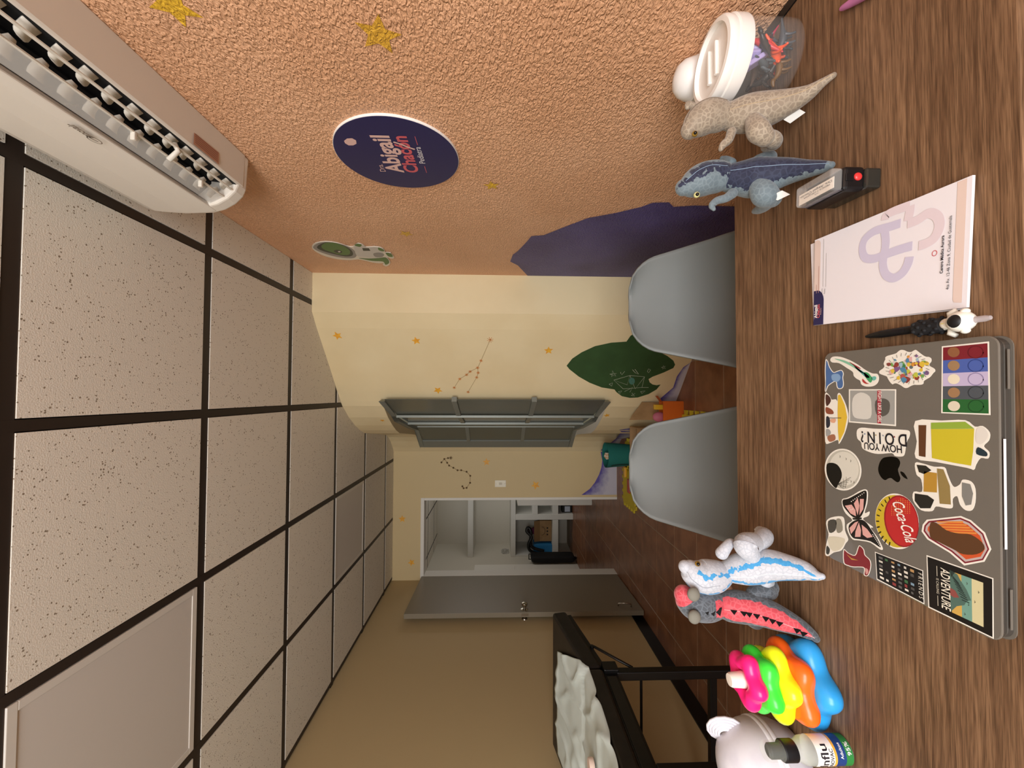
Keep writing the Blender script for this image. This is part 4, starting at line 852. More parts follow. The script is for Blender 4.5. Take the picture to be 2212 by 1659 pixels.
# ---------------------------------------------------------------- flower ring stacker
rc0 = Vector((-.463, .659, DZT)); st = empty('ring_stacker', rc0, 'flower-shaped stacking ring tower in bright neon colours', 'toy')
zr = .0
for nm, R, h, col, rot, dx in (('blue_ring', .064, .034, '2f9be0', .2, 0), ('orange_ring', .0585, .028, 'ff6a1c', .75, .004), ('yellow_ring', .0525, .027, 'f2ff1e', .1, .003), ('green_ring', .0465, .026, '3fe63f', .6, .002), ('pink_ring', .0405, .025, 'ff1f7e', .25, 0)):
    mn_ = h*.56; m = MB(); n, k = 96, 20; vs = []; c = rc0+Vector((-dx, 0, zr+h/2))
    Rm = R-mn_
    for i in range(n):
        a = 2*pi*i/n; lob = 1+.13*cos(5*(a+rot)); rr = Rm*lob*.98
        for j in range(k):
            b = 2*pi*j/k; ro = mn_*(.9+.12*cos(5*(a+rot))) if cos(b) > 0 else max(Rm*lob*.98-.012, .004)
            vs.append(c+Vector(((rr+ro*cos(b))*cos(a), (rr+ro*cos(b))*sin(a), h/2*1.06*sin(b))))
    m.add(vs, [(i*k+j, ((i+1) % n)*k+j, ((i+1) % n)*k+(j+1) % k, i*k+(j+1) % k) for i in range(n) for j in range(k)])
    o = m.build(nm, mat(nm+'_plastic', col, .28, spec=.5), st, smooth=True); o['label'] = nm.split('_')[0]+' lobed plastic ring'
    zr += h*.86
MB().lathe([(.014, 0), (.012, zr), (.0115, zr+.004), (.0105, zr+.018), (.009, zr+.021), (.0, zr+.0215)], rc0, (0, 0, 1), 28, cap=False).build('post', mat('stacker_white', 'f0e3d6', .35), st, smooth='auto')

# ---------------------------------------------------------------- hand spray bottle
bc = Vector((-.527, .601, DZT)); BR = .0185
sp_ = empty('spray_bottle', bc, 'small clear spray bottle with coloured label beside the ring stacker', 'bottle')
MB().lathe([(0, 0), (BR-.002, 0), (BR-.0003, .002), (BR-.0003, .058), (BR-.001, .066), (BR*.72, .074), (BR*.68, .078), (0, .078)], bc, (0, 0, 1), 40, cap=False).build('bottle', mat('bottle_clear', 'd5d8d2', .08, alpha=.45), sp_, smooth='auto')
def lab(z0, z1, mt_, nm='label_band'): MB().lathe([(BR, z0), (BR, z1)], bc, (0, 0, 1), 40, cap=False).build(nm, mt_, sp_, smooth='auto')
GRN = mat('label_green', '2f7f3d', .35); lab(.002, .0125, GRN); lab(.0125, .026, mat('label_blue', '1f3f78', .35)); lab(.026, .0295, mat('label_gold', 'e2a843', .35)); lab(.0295, .055, mat('label_white', 'f1ece6', .35))
def btext(s, a0, z, h, m, wide=1.0):
    vs, fs = text2d(s, .012); x0 = min(v.x for v in vs); k = h
    MB().add([bc+Vector(((BR+.0002)*cos(a0+(v.x-x0)*k*wide/BR), (BR+.0002)*sin(a0+(v.x-x0)*k*wide/BR), z+v.y*k)) for v in vs], fs).build('lettering', m, sp_)
INK = mat('ink', '1d1a22', .5)
btext('Influ', radians(-128), .0385, .0165, INK, 1.2); btext('INOVAC', radians(-125), .031, .0075, INK, .9); btext('Adultos', radians(-85), .017, .006, WPR); btext('95%', radians(-72), .0045, .008, WPR, 1.2)
MB().lathe([(.0135, .078), (.0142, .079), (.0142, .096), (.0125, .098)], bc, (0, 0, 1), 36).build('collar', mat('black_plastic', '141519', .45), sp_, smooth='auto')
MB().lathe([(.0098, .098), (.0098, .115), (.008, .117)], bc, (0, 0, 1), 24).build('nozzle', mat('black_plastic', '141519', .45), sp_, smooth='auto')
MB().lathe([(.0128, .096), (.0128, .120), (.0115, .1225), (0, .123)], bc, (0, 0, 1), 36, cap=False).build('cap', mat('cap_clear', 'e8ecdf', .06, alpha=.12), sp_, smooth='auto')

# ---------------------------------------------------------------- white domed device
dc = Vector((-.642, .70, DZT)); wd = empty('domed_container', dc, 'white domed plastic container with ribbed ear behind the spray bottle', 'container')
WPL = mat('white_plastic', 'dcd9e0', .3, noise=(30, 'cfccd6', .45, .7), bump=(25, .1, .002))
R0 = .071
MB().lathe([(0, 0), (.050, 0), (.058, .006), (.068, .03), (.0715, .052)], dc, (0, 0, 1), 56, cap=False).build('bowl', WPL, wd, smooth=True)
MB().lathe([(.0725, .050), (.0735, .052), (.0735, .0555), (.0725, .058), (.0735, .060), (.0730, .064), (.071, .066)], dc, (0, 0, 1), 56, cap=False).build('rim_band', mat('white_gloss', 'eceaf0', .2), wd, smooth='auto')
MB().lathe([(R0*cos(a), .064+R0*.98*sin(a)) for a in [k*pi/2/14 for k in range(15)]], dc, (0, 0, 1), 56, cap=False).build('dome', WPL, wd, smooth=True)
ec = dc+Vector((.040, .030, .108)); nrm = Vector((-.35, -.75, .2)).normalized(); ex = Vector((.75, -.35, .2)); ex = (ex-nrm*ex.dot(nrm)).normalized(); ey = nrm.cross(ex)
for k in range(5):
    r = .013+.0042*k; MB().tube([ec+ex*r*cos(a)*1.1+ey*r*sin(a)+nrm*(.006-.002*k) for a in [pi*j/14*2 for j in range(14)]], .0026, 8, closed=True).build('ear_rib', WPL, wd, smooth=True)

# ---------------------------------------------------------------- jar of toy dinosaurs
jc = Vector((.608, .712, DZT)); JR = .066
jr = empty('toy_jar', jc, 'clear plastic jar with a white screw lid, full of toy dinosaurs', 'jar')
CLR = mat('jar_clear', 'f3efec', .06, spec=.6, alpha=.07)
o = MB().lathe([(0, .002), (JR-.006, .002), (JR-.001, .008), (JR, .02), (JR, .098), (JR-.003, .104)], jc, (0, 0, 1), 56, cap=False).build('jar_body', CLR, jr, smooth=True)
WL = mat('lid_white', 'efe9e2', .35)
MB().lathe([(JR+.003, .094), (JR+.004, .097), (JR+.004, .116), (JR+.001, .118), (JR+.002, .120), (JR+.002, .130), (JR-.001, .134), (JR-.008, .135), (JR-.010, .127), (0, .127)], jc, (0, 0, 1), 64, cap=False).build('lid', WL, jr, smooth='auto')
for s in (-1, 1):
    MB().box(jc.x-.032, jc.x+.030, jc.y+s*.012-.004, jc.y+s*.012+.004, jc.z+.126, jc.z+.133).build('grip_bar', WL, jr, bevel=.002)
def toy_dino(pos, rot, s, col, label, kind=0):
    me_ = mat('toy_'+col, col, .35, noise=(90, col, .4, .6)); T_ = Matrix.Translation(pos) @ Matrix.Rotation(rot[2], 4, 'Z') @ Matrix.Rotation(rot[1], 4, 'Y') @ Matrix.Rotation(rot[0], 4, 'X') @ Matrix.Scale(s, 4)
    t = empty('toy_dinosaur', pos, label, 'toy', 'toy dinosaurs in the jar')
    def P(L): return [tuple(T_ @ Vector(p[:3]))+(p[3]*s,) for p in L]
    b_ = loft(P([(-.9, 0, .25, .04), (-.5, 0, .2, .09), (-.1, 0, .15, .18), (.25, 0, .22, .16), (.5, 0, .42, .1), (.62, 0, .55, .12), (.85, 0, .55, .07)]), (0, 0, 1) if abs(cos(rot[1])) > .3 else (0, 1, 0), 4, 12)
    b_.build('body', me_, t, smooth=True)
    for x, y in ((-.15, .14), (-.15, -.14), (.22, .13), (.22, -.13)):
        hh = -.3 if kind == 0 or x < 0 else 0
        loft(P([(x, y, .1, .08), (x+.05, y*1.3, -.12 if hh else 0, .06), (x+.02, y*1.3, hh, .05)]), (1, 0, 0), 3, 8).build('leg', me_, t, smooth=True)
for (dx, dy, dz, rx, ry, rz, s, col, lab_, kd) in (
    (.012, -.040, .052, .3, -.9, .4, .040, 'c92f33', 'red toy dinosaur near the top of the jar', 0), (-.010, -.044, .030, 1.2, .7, 2.6, .044, 'f2592a', 'orange toy dinosaur pressed against the front of the jar', 1),
    (.030, -.018, .030, .5, .3, 1.2, .042, '4b5056', 'slate grey toy dinosaur on the right inside the jar', 0), (-.040, -.010, .030, 1.0, -.4, 2.2, .040, '3a322d', 'dark brown toy dinosaur on the left inside the jar', 0),
    (-.028, -.030, .016, .2, .2, 3.0, .036, '6b4a22', 'ochre brown toy dinosaur at the bottom left of the jar', 0), (.005, -.030, .014, .1, .1, .7, .036, '30363c', 'charcoal toy dinosaur lying at the bottom of the jar', 0),
    (.024, -.030, .040, .8, -.3, 1.9, .028, 'a8304a', 'crimson toy dinosaur at the right of the jar', 1), (-.005, .020, .035, .4, .3, .2, .045, '5c4a3e', 'brown toy dinosaur at the back of the jar', 0),
    (-.030, -.034, .046, .6, .9, 1.4, .040, '50565a', 'grey toy dinosaur upright behind the sandy plush dinosaur', 1), (.020, -.046, .018, .2, .1, 2.9, .038, '44494f', 'iron grey toy dinosaur at the bottom right of the jar', 0), (-.004, -.050, .058, .9, -.2, .2, .034, '2f2b2a', 'black toy dinosaur just under the lavender piece', 0)):
    toy_dino(jc+Vector((dx*.8, dy*.8, dz)), (rx, ry, rz), s*.92, col, lab_, kd)
LAV = mat('lavender_plastic', 'b7a6d6', .35)
lt_ = empty('lavender_toy', jc+Vector((-.012, -.02, .07)), 'lavender folded plastic piece under the jar lid', 'toy')
for k in range(4):
    Tk = Matrix.Translation(jc+Vector((-.02+.012*k, -.028+.004*k, .068+.006*(k % 2)))) @ Matrix.Rotation(.5*k-.6, 4, 'Y') @ Matrix.Rotation(.4*k, 4, 'Z')
    MB().box(-.004, .004, -.012, .012, -.022, .022, Tk).build('blade', LAV, lt_, bevel=.002)
# white roll-on container behind the jar
rp_ = Vector((.666, .823, DZT)); ro = empty('lidded_pot', rp_, 'white pot with domed lid and grey base behind the toy jar', 'pot')
MB().lathe([(0, 0), (.036, 0), (.039, .004), (.040, .095)], rp_, (0, 0, 1), 40, cap=False).build('pot', mat('pot_grey', '8d8b87', .4), ro, smooth='auto')
MB().lathe([(.040, .094), (.042, .097), (.042, .112), (.040, .114), (.039, .120), (.034, .135), (.024, .146), (.010, .151), (0, .152)], rp_, (0, 0, 1), 40, cap=False).build('lid', mat('pot_white', 'eae6e2', .35), ro, smooth='auto')
# pink marker
a = at(1817, 19, 2, DZT+.006); b = at(1850, 0, 2, DZT+.006); d = (b-a).normalized()
pk = empty('pink_marker', a+d*.06, 'pink marker pen lying on the desk near the orange wall', 'pen'); PKM = mat('pink_marker', 'c77bb0', .4)
MB().tube([a, a+d*.004, a+d*.018, a+d*.03, a+d*.031, a+d*.12], [.003, .0042, .0055, .006, .0062, .0062], 20).build('barrel', PKM, pk, smooth='auto')
MB().tube([a-d*.002, a+d*.001], [.0015, .003], 12).build('tip', mat('pink_tip', 'd793bf', .5), pk)
# ---------------------------------------------------------------- self-inking stamp
sb = Vector((.299, .565, DZT)); sk_ = empty('self_inking_stamp', sb, 'black self-inking stamp with red button and clear label cover', 'stamp')
Ts = Matrix.Translation(sb) @ Matrix.Rotation(radians(-4), 4, 'Z')
MB().box(-.0135, .0135, -.041, .035, 0, .022, Ts).build('base_cover', mat('smoke_plastic', '2b2a26', .12, spec=.6), sk_, bevel=.003)
MB().box(-.0165, .0165, -.038, .034, .020, .050, Ts).build('body', mat('stamp_black', '121113', .32), sk_, bevel=.005, seg=3)
MB().box(-.0150, .0150, -.036, .032, .049, .066, Ts).build('label_cover', mat('cover_clear', 'e9e6e2', .05, alpha=.2), sk_, bevel=.004, seg=3)
MB().box(-.0115, .0035, -.034, .030, .0605, .0612, Ts).build('label_card', mat('label_cream', 'efe2d4', .5), sk_)
MB().box(-.0147, -.0143, -.034, .030, .026, .058, Ts).build('side_print', mat('side_print', '6f6d78', .3, noise=(90, '4d4b57', .4, .6)), sk_)
for s, x0, x1_, ln in (('Dra. Abigail Chacón', -.031, .027, .0005), ('MEDICA Y CIRUJANA', -.028, .020, -.0035), ('COL.', -.008, .000, -.0070)):
    a = Ts @ Vector((ln, x0, .0615)); b = Ts @ Vector((ln, x1_, .0615)); text_fit(s, b, a, (0, 0, 1), INK, sk_, hs=1.0) if False else text_fit(s, a, b, (0, 0, 1), INK, sk_, hs=.62)
p = Ts @ Vector((.002, -.038, .031)); MB().ball(p, (.0055, .003, .0055)).build('button', mat('red_button', 'd23535', .3), sk_, smooth=True)
MB().box(-.004, .006, -.0392, -.0375, .037, .0485, Ts).build('finger_groove', mat('stamp_black', '121113', .32), sk_, bevel=.0008)
# ---------------------------------------------------------------- prescription pad
pdz = DZT+.0052; pq = [at(x, y, 2, pdz) for x, y in ((1760, 519), (2101, 378), (2088, 664), (1757, 703))]
pd = empty('prescription_pad', (pq[0]+pq[2])/2-Vector((0, 0, .0052)), 'white printed prescription pad on the desk between stamp and pen', 'notepad')
MB().prism([p-Vector((0, 0, .0033)) for p in pq], (0, 0, .0026)).build('sheets', mat('paper_edge', 'd9d5d6', .7), pd)
a = [p+Vector((0, 0, -.0006)) for p in pq]; MB().prism(a, (0, 0, .0005)).build('top_sheet', mat('paper', 'ece7ec', .6), pd)
lo_ = [at(x, y, 2, DZT+.0012) for x, y in ((1752, 528), (2070, 393), (2080, 669), (1758, 703))]; MB().prism(lo_, (0, 0, .0006)).build('loose_sheet', mat('paper', 'ece7ec', .6), pd)
def pp(u, v, l=.0002):                       # u across to the right, v from top edge to bottom edge of the pad
    tl, tr, br, bl = pq[3], pq[0], pq[1], pq[2]; p = (tl*(1-u)+tr*u)*(1-v)+(bl*(1-u)+br*u)*v; return p+Vector((0, 0, l))
BEI = mat('beige_print', 'e3cdc3', .6); LIL = mat('lilac_print', 'cfc8de', .6); ROS = mat('rose_print', 'e2d3da', .6)
def rrect(u0, u1, v0, v1, r, c=(1, 1, 1, 1)):
    out = []
    for k, (cu_, cv, a0) in enumerate(((u1-r, v0+r, -90), (u1-r, v1-r, 0), (u0+r, v1-r, 90), (u0+r, v0+r, 180))):
        if c[k]: out += [(cu_+r*cos(radians(a0+15*j)), cv+r*sin(radians(a0+15*j))*.66) for j in range(7)]
        else: out.append(((u1, v0), (u1, v1), (u0, v1), (u0, v0))[k])
    return out
MB().poly([pp(*q) for q in ((.3, .004), (.985, .004), (.985, .03), (.97, .05), (.94, .058), (.3, .058))]).build('header_band', BEI, pd)
MB().poly([pp(*q, .0004) for q in rrect(.0, .40, .002, .095, .15, (0, 0, 0, 0))[:1]+[(.40-.0, .03)]+[(.40-.13+.13*cos(radians(6*j)), .03+.065*sin(radians(6*j))) for j in range(16)]+[(.0, .095), (.0, .002)]]).build('header_badge', NAVY, pd)
MB().poly([pp(*q) for q in ((.05, .942), (.07, .936), (.992, .936), (.992, .978), (.04, .978))]).build('footer_band', BEI, pd)
def ptext(s, u0, u1, v, m, **k): text_fit(s, pp(u0, v, .0007), pp(u1, v, .0007), (0, 0, 1), m, pd, **k)
ptext('Dra.', .075, .10, .017, PINK); ptext('Abigail', .08, .235, .038, WPR, bold=.03, hs=1.1); ptext('Chacón', .08, .235, .061, CORAL, bold=.03, hs=1.1); ptext('Pediatra', .115, .19, .076, PINK)
for u0, u1, v in ((.37, .47, .026), (.37, .68, .046)):
    m = MB(); stripe(m, [pp(u0, v, .0005), pp(u1, v, .0005)], .0009, (0, 0, 1)); m.build('header_print', mat('faint_print', 'b98f86', .6), pd)
ptext('Paciente', .345, .41, .083, INK); ptext('Fecha', .345, .40, .108, INK)
for u0, u1, v in ((.43, .97, .085), (.42, .80, .11)):
    m = MB(); stripe(m, [pp(u0, v), pp(u1, v)], .0005, (0, 0, 1)); m.build('write_line', GRY, pd)
ptext('Centro Médica Aurora', .30, .605, .885, INK, bold=.02); ptext('4ta Av. 12-46 Zona 9, Ciudad de Guatemala', .16, .745, .918, INK)
m = MB(); stripe(m, [pp(.48+.022*cos(a), .838+.012*sin(a)) for a in [k*pi/8 for k in range(17)]], .0008, (0, 0, 1)); m.build('pin_mark', CORAL, pd)
def ribbon(pts, mt_, l, w=.0112):
    q = crom([(1720+x/3.770, 320+y/3.770) for x, y in pts], 6); m = MB(); stripe(m, [at(x, y, 2, pdz+l) for x, y in q], w, (0, 0, 1)); m.build('watermark', mt_, pd)
ribbon([(850, 610), (760, 640), (640, 675), (560, 740), (537, 820), (560, 890), (630, 900), (720, 868), (840, 825), (945, 795)], LIL, .0003)
ribbon([(718, 660), (728, 770), (712, 880), (706, 960), (730, 1030), (790, 1058), (860, 1020), (905, 950), (922, 885)], LIL, .00034)
ribbon([(722, 585), (735, 545), (790, 515), (860, 488), (925, 465)], ROS, .0003); ribbon([(928, 470), (924, 520), (910, 590)], ROS, .00028)
ribbon([(905, 618), (990, 585), (1080, 530), (1150, 560), (1165, 640), (1125, 730), (1060, 775), (997, 795)], ROS, .00032)
# ---------------------------------------------------------------- astronaut pen
pa = at(1871, 727, 2, DZT+.0055); pe = at(2140, 686, 2, DZT+.009); d = (pe-pa).normalized(); Lp = (pe-pa).length; sd = Vector((0, 0, 1)).cross(d)
pn = empty('astronaut_pen', (pa+pe)/2-Vector((0, 0, .007)), 'black novelty pen with a white astronaut topper next to the laptop', 'pen'); BP = mat('pen_black', '121214', .45)
MB().tube([pa, pa+d*.006, pa+d*.022, pa+d*.024, pa+d*.07], [.0016, .0030, .0048, .0050, .0050], 20).build('barrel', BP, pn, smooth='auto')
q = [pa+d*.034, pa+d*.062]; m = MB(); vs = []
for k in range(7):
    a = radians(35+18*k); o_ = sd*cos(a)*.0053+Vector((0, 0, 1)).cross(Vector((0, 0, 1)))+(sd.cross(d)*-1)*sin(a)*.0053*(-1 if (sd.cross(d)).z > 0 else 1)*-1
    vs += [q[0]+o_, q[1]+o_]
MB().add(vs, [(2*k, 2*k+1, 2*k+3, 2*k+2) for k in range(6)]).build('barcode_label', mat('barcode', 'e9e7e9', .5), pn)
m = MB(); up_ = Vector((0, 0, .0056))
for k in range(9): stripe(m, [pa+d*(.044+.0018*k)+up_-sd*.002, pa+d*(.044+.0018*k)+up_+sd*.002], .0007 if k % 2 else .0011, (0, 0, 1))
m.build('barcode_print', INK, pn)['kind'] = 'stuff'
MB().tube([pa+d*.069, pa+d*.071, pa+d*.086, pa+d*.101, pa+d*.103], [.006, .0085, .0092, .0085, .0055], 24).build('grip', mat('grip_rubber', '17171a', .8), pn, smooth='auto')
m = MB()
for k in range(5):
    for j in range(6):
        a = radians(60*j+30*(k % 2)); c = pa+d*(.073+.0065*k)+(sd*cos(a)+Vector((0, 0, 1))*sin(a))*.0086; m.ball(c, .0022, 10, 6)
m.build('grip_nub', mat('grip_rubber', '17171a', .8), pn, smooth=True)['kind'] = 'stuff'
AW = mat('astro_white', 'e9e5da', .4); c0 = pa+d*.107
MB().ball(c0+Vector((0, 0, .003)), (.0062, .0062, .0062)).build('torso', AW, pn, smooth=True)
hc = pa+d*.122+Vector((0, 0, .004)); hd = MB().ball(hc, (.0115, .0125, .0115)).build('helmet', AW, pn, smooth=True)
MB().ball(hc+Vector((0, 0, .0058))+d*.0005, (.0082, .0082, .0064)).build('visor', BP, hd, smooth=True)
for s in (-1, 1):
    MB().ball(hc+sd*s*.0105+d*.004, (.0035, .0042, .0042)).build('ear_pad', AW, hd, smooth=True)
    MB().tube([c0+sd*s*.004+d*.002, c0+sd*s*.0115+d*.002+Vector((0, 0, .001)), c0+sd*s*.0145+d*.007], [.003, .0034, .0024], 12).build('arm', AW, pn, smooth=True)
    MB().tube([c0+sd*s*.0025-d*.002, c0+sd*s*.0045-d*.0085], [.0034, .0032], 12).build('leg', AW, pn, smooth=True)
MB().ball(c0+Vector((0, 0, .0078)), (.002, .003, .0014)).build('chest_patch', mat('pale_yellow', 'e6dc8a', .5), pn, smooth=True)
MB().tube([pa+d*.132+Vector((0, 0, .002)), pa+d*(Lp-.004), pa+d*Lp], [.0034, .0034, .0022], 14).build('light_tip', mat('tip_clear', 'd9cfd0', .1, trans=.6, ior=1.2), pn, smooth='auto')
# ---------------------------------------------------------------- laptop with stickers
LZ = DZT+.0165
lc = [at(x, y, 2, LZ) for x, y in ((1783, 764), (2152, 731), (2166, 1388), (1783, 1197))]
ctr = sum(lc, Vector())/4; exl = ((lc[0]-lc[3])+(lc[1]-lc[2])).normalized(); eyl = Vector((0, 0, 1)).cross(exl); LW, LD = .306, .214
lp = empty('laptop', (ctr.x, ctr.y, DZT), 'closed grey laptop in a clear case, its lid covered in stickers', 'laptop')
def rr3(w, h, r, z, n=6):
    out = []
    for cx, cy_, a0 in ((w/2-r, h/2-r, 0), (-w/2+r, h/2-r, 90), (-w/2+r, -h/2+r, 180), (w/2-r, -h/2+r, 270)):
        for k in range(n+1):
            a = radians(a0+90*k/n); p = ctr+exl*(cx+r*cos(a))+eyl*(cy_+r*sin(a)); out.append(Vector((p.x, p.y, z)))
    return out
SG = mat('space_grey', '55504a', .4, metal=.5)
MB().prism(rr3(LW, LD, .011, DZT+.0012), (0, 0, .0076)).build('base', SG, lp, bevel=.0012)
MB().prism(rr3(LW, LD, .011, DZT+.0096), (0, 0, .0052)).build('lid', SG, lp, bevel=.0008)
MB().prism(rr3(LW-.02, LD-.02, .008, DZT+.0087), (0, 0, .001)).build('screen_gap', M_BLK, lp)
CC = mat('case_clear', '6b655d', .22, spec=.55, coat=.3)
MB().prism(rr3(LW+.004, LD+.004, .012, DZT+.0143), (0, 0, .0022)).build('case_top', CC, lp, bevel=.001)
MB().prism(rr3(LW+.004, LD+.004, .012, DZT+.0003), (0, 0, .0011)).build('case_bottom', CC, lp)
p = ctr-eyl*(LD/2+.0022); MB().prism([p+exl*.05+Vector((0, 0, .011-LZ+DZT)), p-exl*.06+Vector((0, 0, .011-LZ+DZT)), p-exl*.06+Vector((0, 0, .0135-LZ+DZT)), p+exl*.05+Vector((0, 0, .0135-LZ+DZT))], -eyl*.0004).build('case_clip_or_highlight', mat('highlight_white', 'd7d5d8', .3), lp)  # white strip paints the light reflected along the near edge
for s in (-1, 1):
    q = p+exl*s*.12; MB().prism([q+exl*.02+Vector((0, 0, .006-LZ+DZT)), q-exl*.02+Vector((0, 0, .006-LZ+DZT)), q-exl*.02+Vector((0, 0, .0085-LZ+DZT)), q+exl*.02+Vector((0, 0, .0085-LZ+DZT))], -eyl*.0005).build('case_clip_or_highlight', CC, lp)
NZ = (0, 0, 1)
c1 = lambda L: [(1760+x/4.739, 700+y/4.739) for x, y in L]
c2 = lambda L: [(1760+x/4.148, 1020+y/4.148) for x, y in L]
def LP(x, y, k): return at(x, y, 2, LZ+.00022*k)
STW = mat('sticker_white', 'e8e3d8', .4)
SM = {}
def sm(col):
    if col not in SM: SM[col] = mat('sticker_'+col, col, .4)
    return SM[col]
def sticker(out, label, smooth=True, inset=1.6, fill=None):
    o3 = smooth2(out, 3) if smooth else out
    s = MB().prism([LP(x, y, 0) for x, y in o3], (0, 0, .0002)).build('sticker', STW, lp); s['label'] = label
    if fill: MB().poly([LP(x, y, 1.4) for x, y in offset_poly(o3, inset)]).build('print', sm(fill), s)
    return s
def pr_(s, pts, col, k=2, smooth=False, name='print'): return MB().poly([LP(x, y, k) for x, y in (smooth2(pts, 3) if smooth else pts)]).build(name, sm(col), s)
def ln_(s, pts, col, w, k=3, name='print'): m = MB(); stripe(m, [LP(x, y, k) for x, y in pts], w, NZ); return m.build(name, sm(col), s)
def tx_(s, txt, p0, p1, col, k=4, **kw): text_fit(txt, LP(*p0, k), LP(*p1, k), NZ, sm(col), s, **kw)
ell = lambda cx, cy_, rx, ry, rot=0, n=28: [(cx+rx*cos(a)*cos(rot)-ry*sin(a)*sin(rot), cy_+rx*cos(a)*sin(rot)+ry*sin(a)*cos(rot)) for a in [2*pi*k/n for k in range(n)]]
# apple-shaped emblem of the lid
ap = c1([(650, 1470), (668, 1410), (700, 1372), (745, 1360), (800, 1358), (850, 1374), (874, 1412), (868, 1452), (852, 1490), (864, 1540), (876, 1575), (870, 1605), (848, 1620), (815, 1602), (785, 1578), (755, 1580), (722, 1598), (690, 1580), (665, 1545), (652, 1510)])
lg = MB().poly([LP(x, y, .6) for x, y in smooth2(ap, 3)]).build('lid_emblem', mat('emblem_black', '17150f', .12, metal=.6), lp)
MB().poly([LP(x, y, .6) for x, y in smooth2(c1([(876, 1508), (915, 1525), (952, 1588), (912, 1570), (885, 1540)]), 2)]).build('emblem_leaf', mat('emblem_black', '17150f', .12, metal=.6), lg)
# blue die-cut
s = sticker(c1([(112, 365), (135, 380), (150, 430), (190, 490), (230, 480), (275, 470), (296, 505), (290, 550), (297, 610), (285, 655), (245, 665), (225, 640), (215, 590), (170, 610), (135, 640), (117, 690), (104, 680), (108, 600), (104, 480)]), 'small blue die-cut sticker at the lid corner', fill='4a6a9c')
pr_(s, c1([(175, 520), (240, 510), (265, 550), (235, 590), (180, 575)]), '7f9fc4', 2, True)
# feathered bird
s = sticker(c1([(160, 365), (185, 335), (260, 335), (360, 370), (450, 420), (520, 470), (590, 505), (640, 510), (657, 550), (645, 600), (600, 635), (530, 640), (480, 620), (465, 580), (430, 560), (400, 530), (390, 490), (330, 450), (250, 400), (180, 393)]), 'long white sticker of a green long-tailed bird')
for L, c in (([(200, 355), (300, 372), (400, 420), (500, 500), (480, 500), (390, 440), (290, 390)], '7fb89b'), ([(350, 385), (450, 440), (470, 460), (420, 440)], '9a2f3c'), ([(400, 430), (500, 490), (560, 540), (530, 550), (470, 500)], '5aa7a0'), ([(490, 560), (530, 600), (555, 610), (520, 612), (490, 590)], 'b23a3a'), ([(500, 500), (545, 500), (590, 560), (570, 600), (530, 560)], '3f9a62'), ([(580, 545), (620, 535), (630, 560), (600, 580)], '6bb3a5')):
    pr_(s, c1(L), c, 2, True)
# multicolour cluster
cl_ = [(950+x*(1+.09*sin(7*a)+.05*sin(13*a+1)), 455+y*(1+.07*sin(9*a)+.05*cos(11*a))) for a, x, y in [(2*pi*k/48, 262*cos(2*pi*k/48), 185*sin(2*pi*k/48)) for k in range(48)]]
s = sticker(c1(cl_), 'crowded multicolour cluster sticker', inset=1.6)
rnd = random.Random(3); cols = ['b9c04a', '6fa24e', '8a3b34', 'c9c9c2', '7a5a86', '4f83a3', 'd6b640', 'b0554a', '5f6a6e', 'cf8f3a', '98b6c4', 'd8a9a9', '3f7a4a']
for k in range(70):
    a = rnd.uniform(0, 2*pi); r = sqrt(rnd.random())*.82; x, y = 950+262*r*cos(a), 455+180*r*sin(a); q = rnd.uniform(14, 34)
    pr_(s, c1([(x+q*cos(b)*rnd.uniform(.6, 1.2), y+q*sin(b)*rnd.uniform(.6, 1.2)) for b in [2*pi*j/7 for j in range(7)]]), rnd.choice(cols), 1.5+.02*k, True)
for k in range(26):
    a = 2*pi*k/26; ln_(s, c1([(950+262*.72*cos(a), 455+185*.72*sin(a)), (950+262*.86*cos(a+.08), 455+185*.88*sin(a+.08))]), '55534f', .0005, 3.2)
# five-band card
q = [(1302, 228), (1784, 178), (1799, 932), (1296, 912)]
s = sticker(c1(q), 'tall white-edged card sticker in five colour bands', smooth=False)
A, B, Cc, D_ = [Vector(p) for p in ((1314, 241), (1768, 196), (1781, 917), (1310, 901))]
for k, (col, rc_, oc) in enumerate((('78202a', '5d1820', '8a5a3c'), ('4a5fa6', '2c3f80', '9a7a58'), ('bdb1cf', '8a7fa6', 'e2d8c0'), ('4d5258', '33373c', '9a7654'), ('27602f', '1b4724', 'd8ceb8'))):
    f0, f1 = k/5, (k+1)/5; pts = [A.lerp(D_, f0), B.lerp(Cc, f0), B.lerp(Cc, f1), A.lerp(D_, f1)]; pr_(s, c1([tuple(p) for p in pts]), col, 1.5)
    cm = sum(pts, Vector((0, 0)))/4; rg = ell(cm.x+105, cm.y, 78, 62); ln_(s, c1(rg+rg[:2]), rc_, .0008, 2.2)
    pr_(s, c1(ell(cm.x-120, cm.y, 62, 52)), oc, 2.2)
# grey card with red band
s = sticker(c1([(350, 667), (833, 667), (831, 1046), (350, 1006)]), 'grey picture card sticker with a red slogan band', smooth=False)
pr_(s, c1([(362, 680), (820, 680), (818, 1030), (362, 994)]), '9b9a95', 1.5)
pr_(s, c1([(390, 760), (470, 700), (560, 740), (580, 830), (570, 960), (460, 970), (390, 930)]), 'cfccc4', 1.8, True)
pr_(s, c1([(620, 790), (700, 760), (765, 800), (760, 900), (700, 945), (630, 920)]), '57544f', 1.8, True)
pr_(s, c1([(640, 681), (679, 681), (678, 1020), (640, 1016)]), 'a3283a', 2.4)
tx_(s, 'FIGHT LIKE A GIRL', c1([(648, 690)])[0], c1([(648, 1008)])[0], 'ece2da', 3.2, hs=1.35, bold=.01)
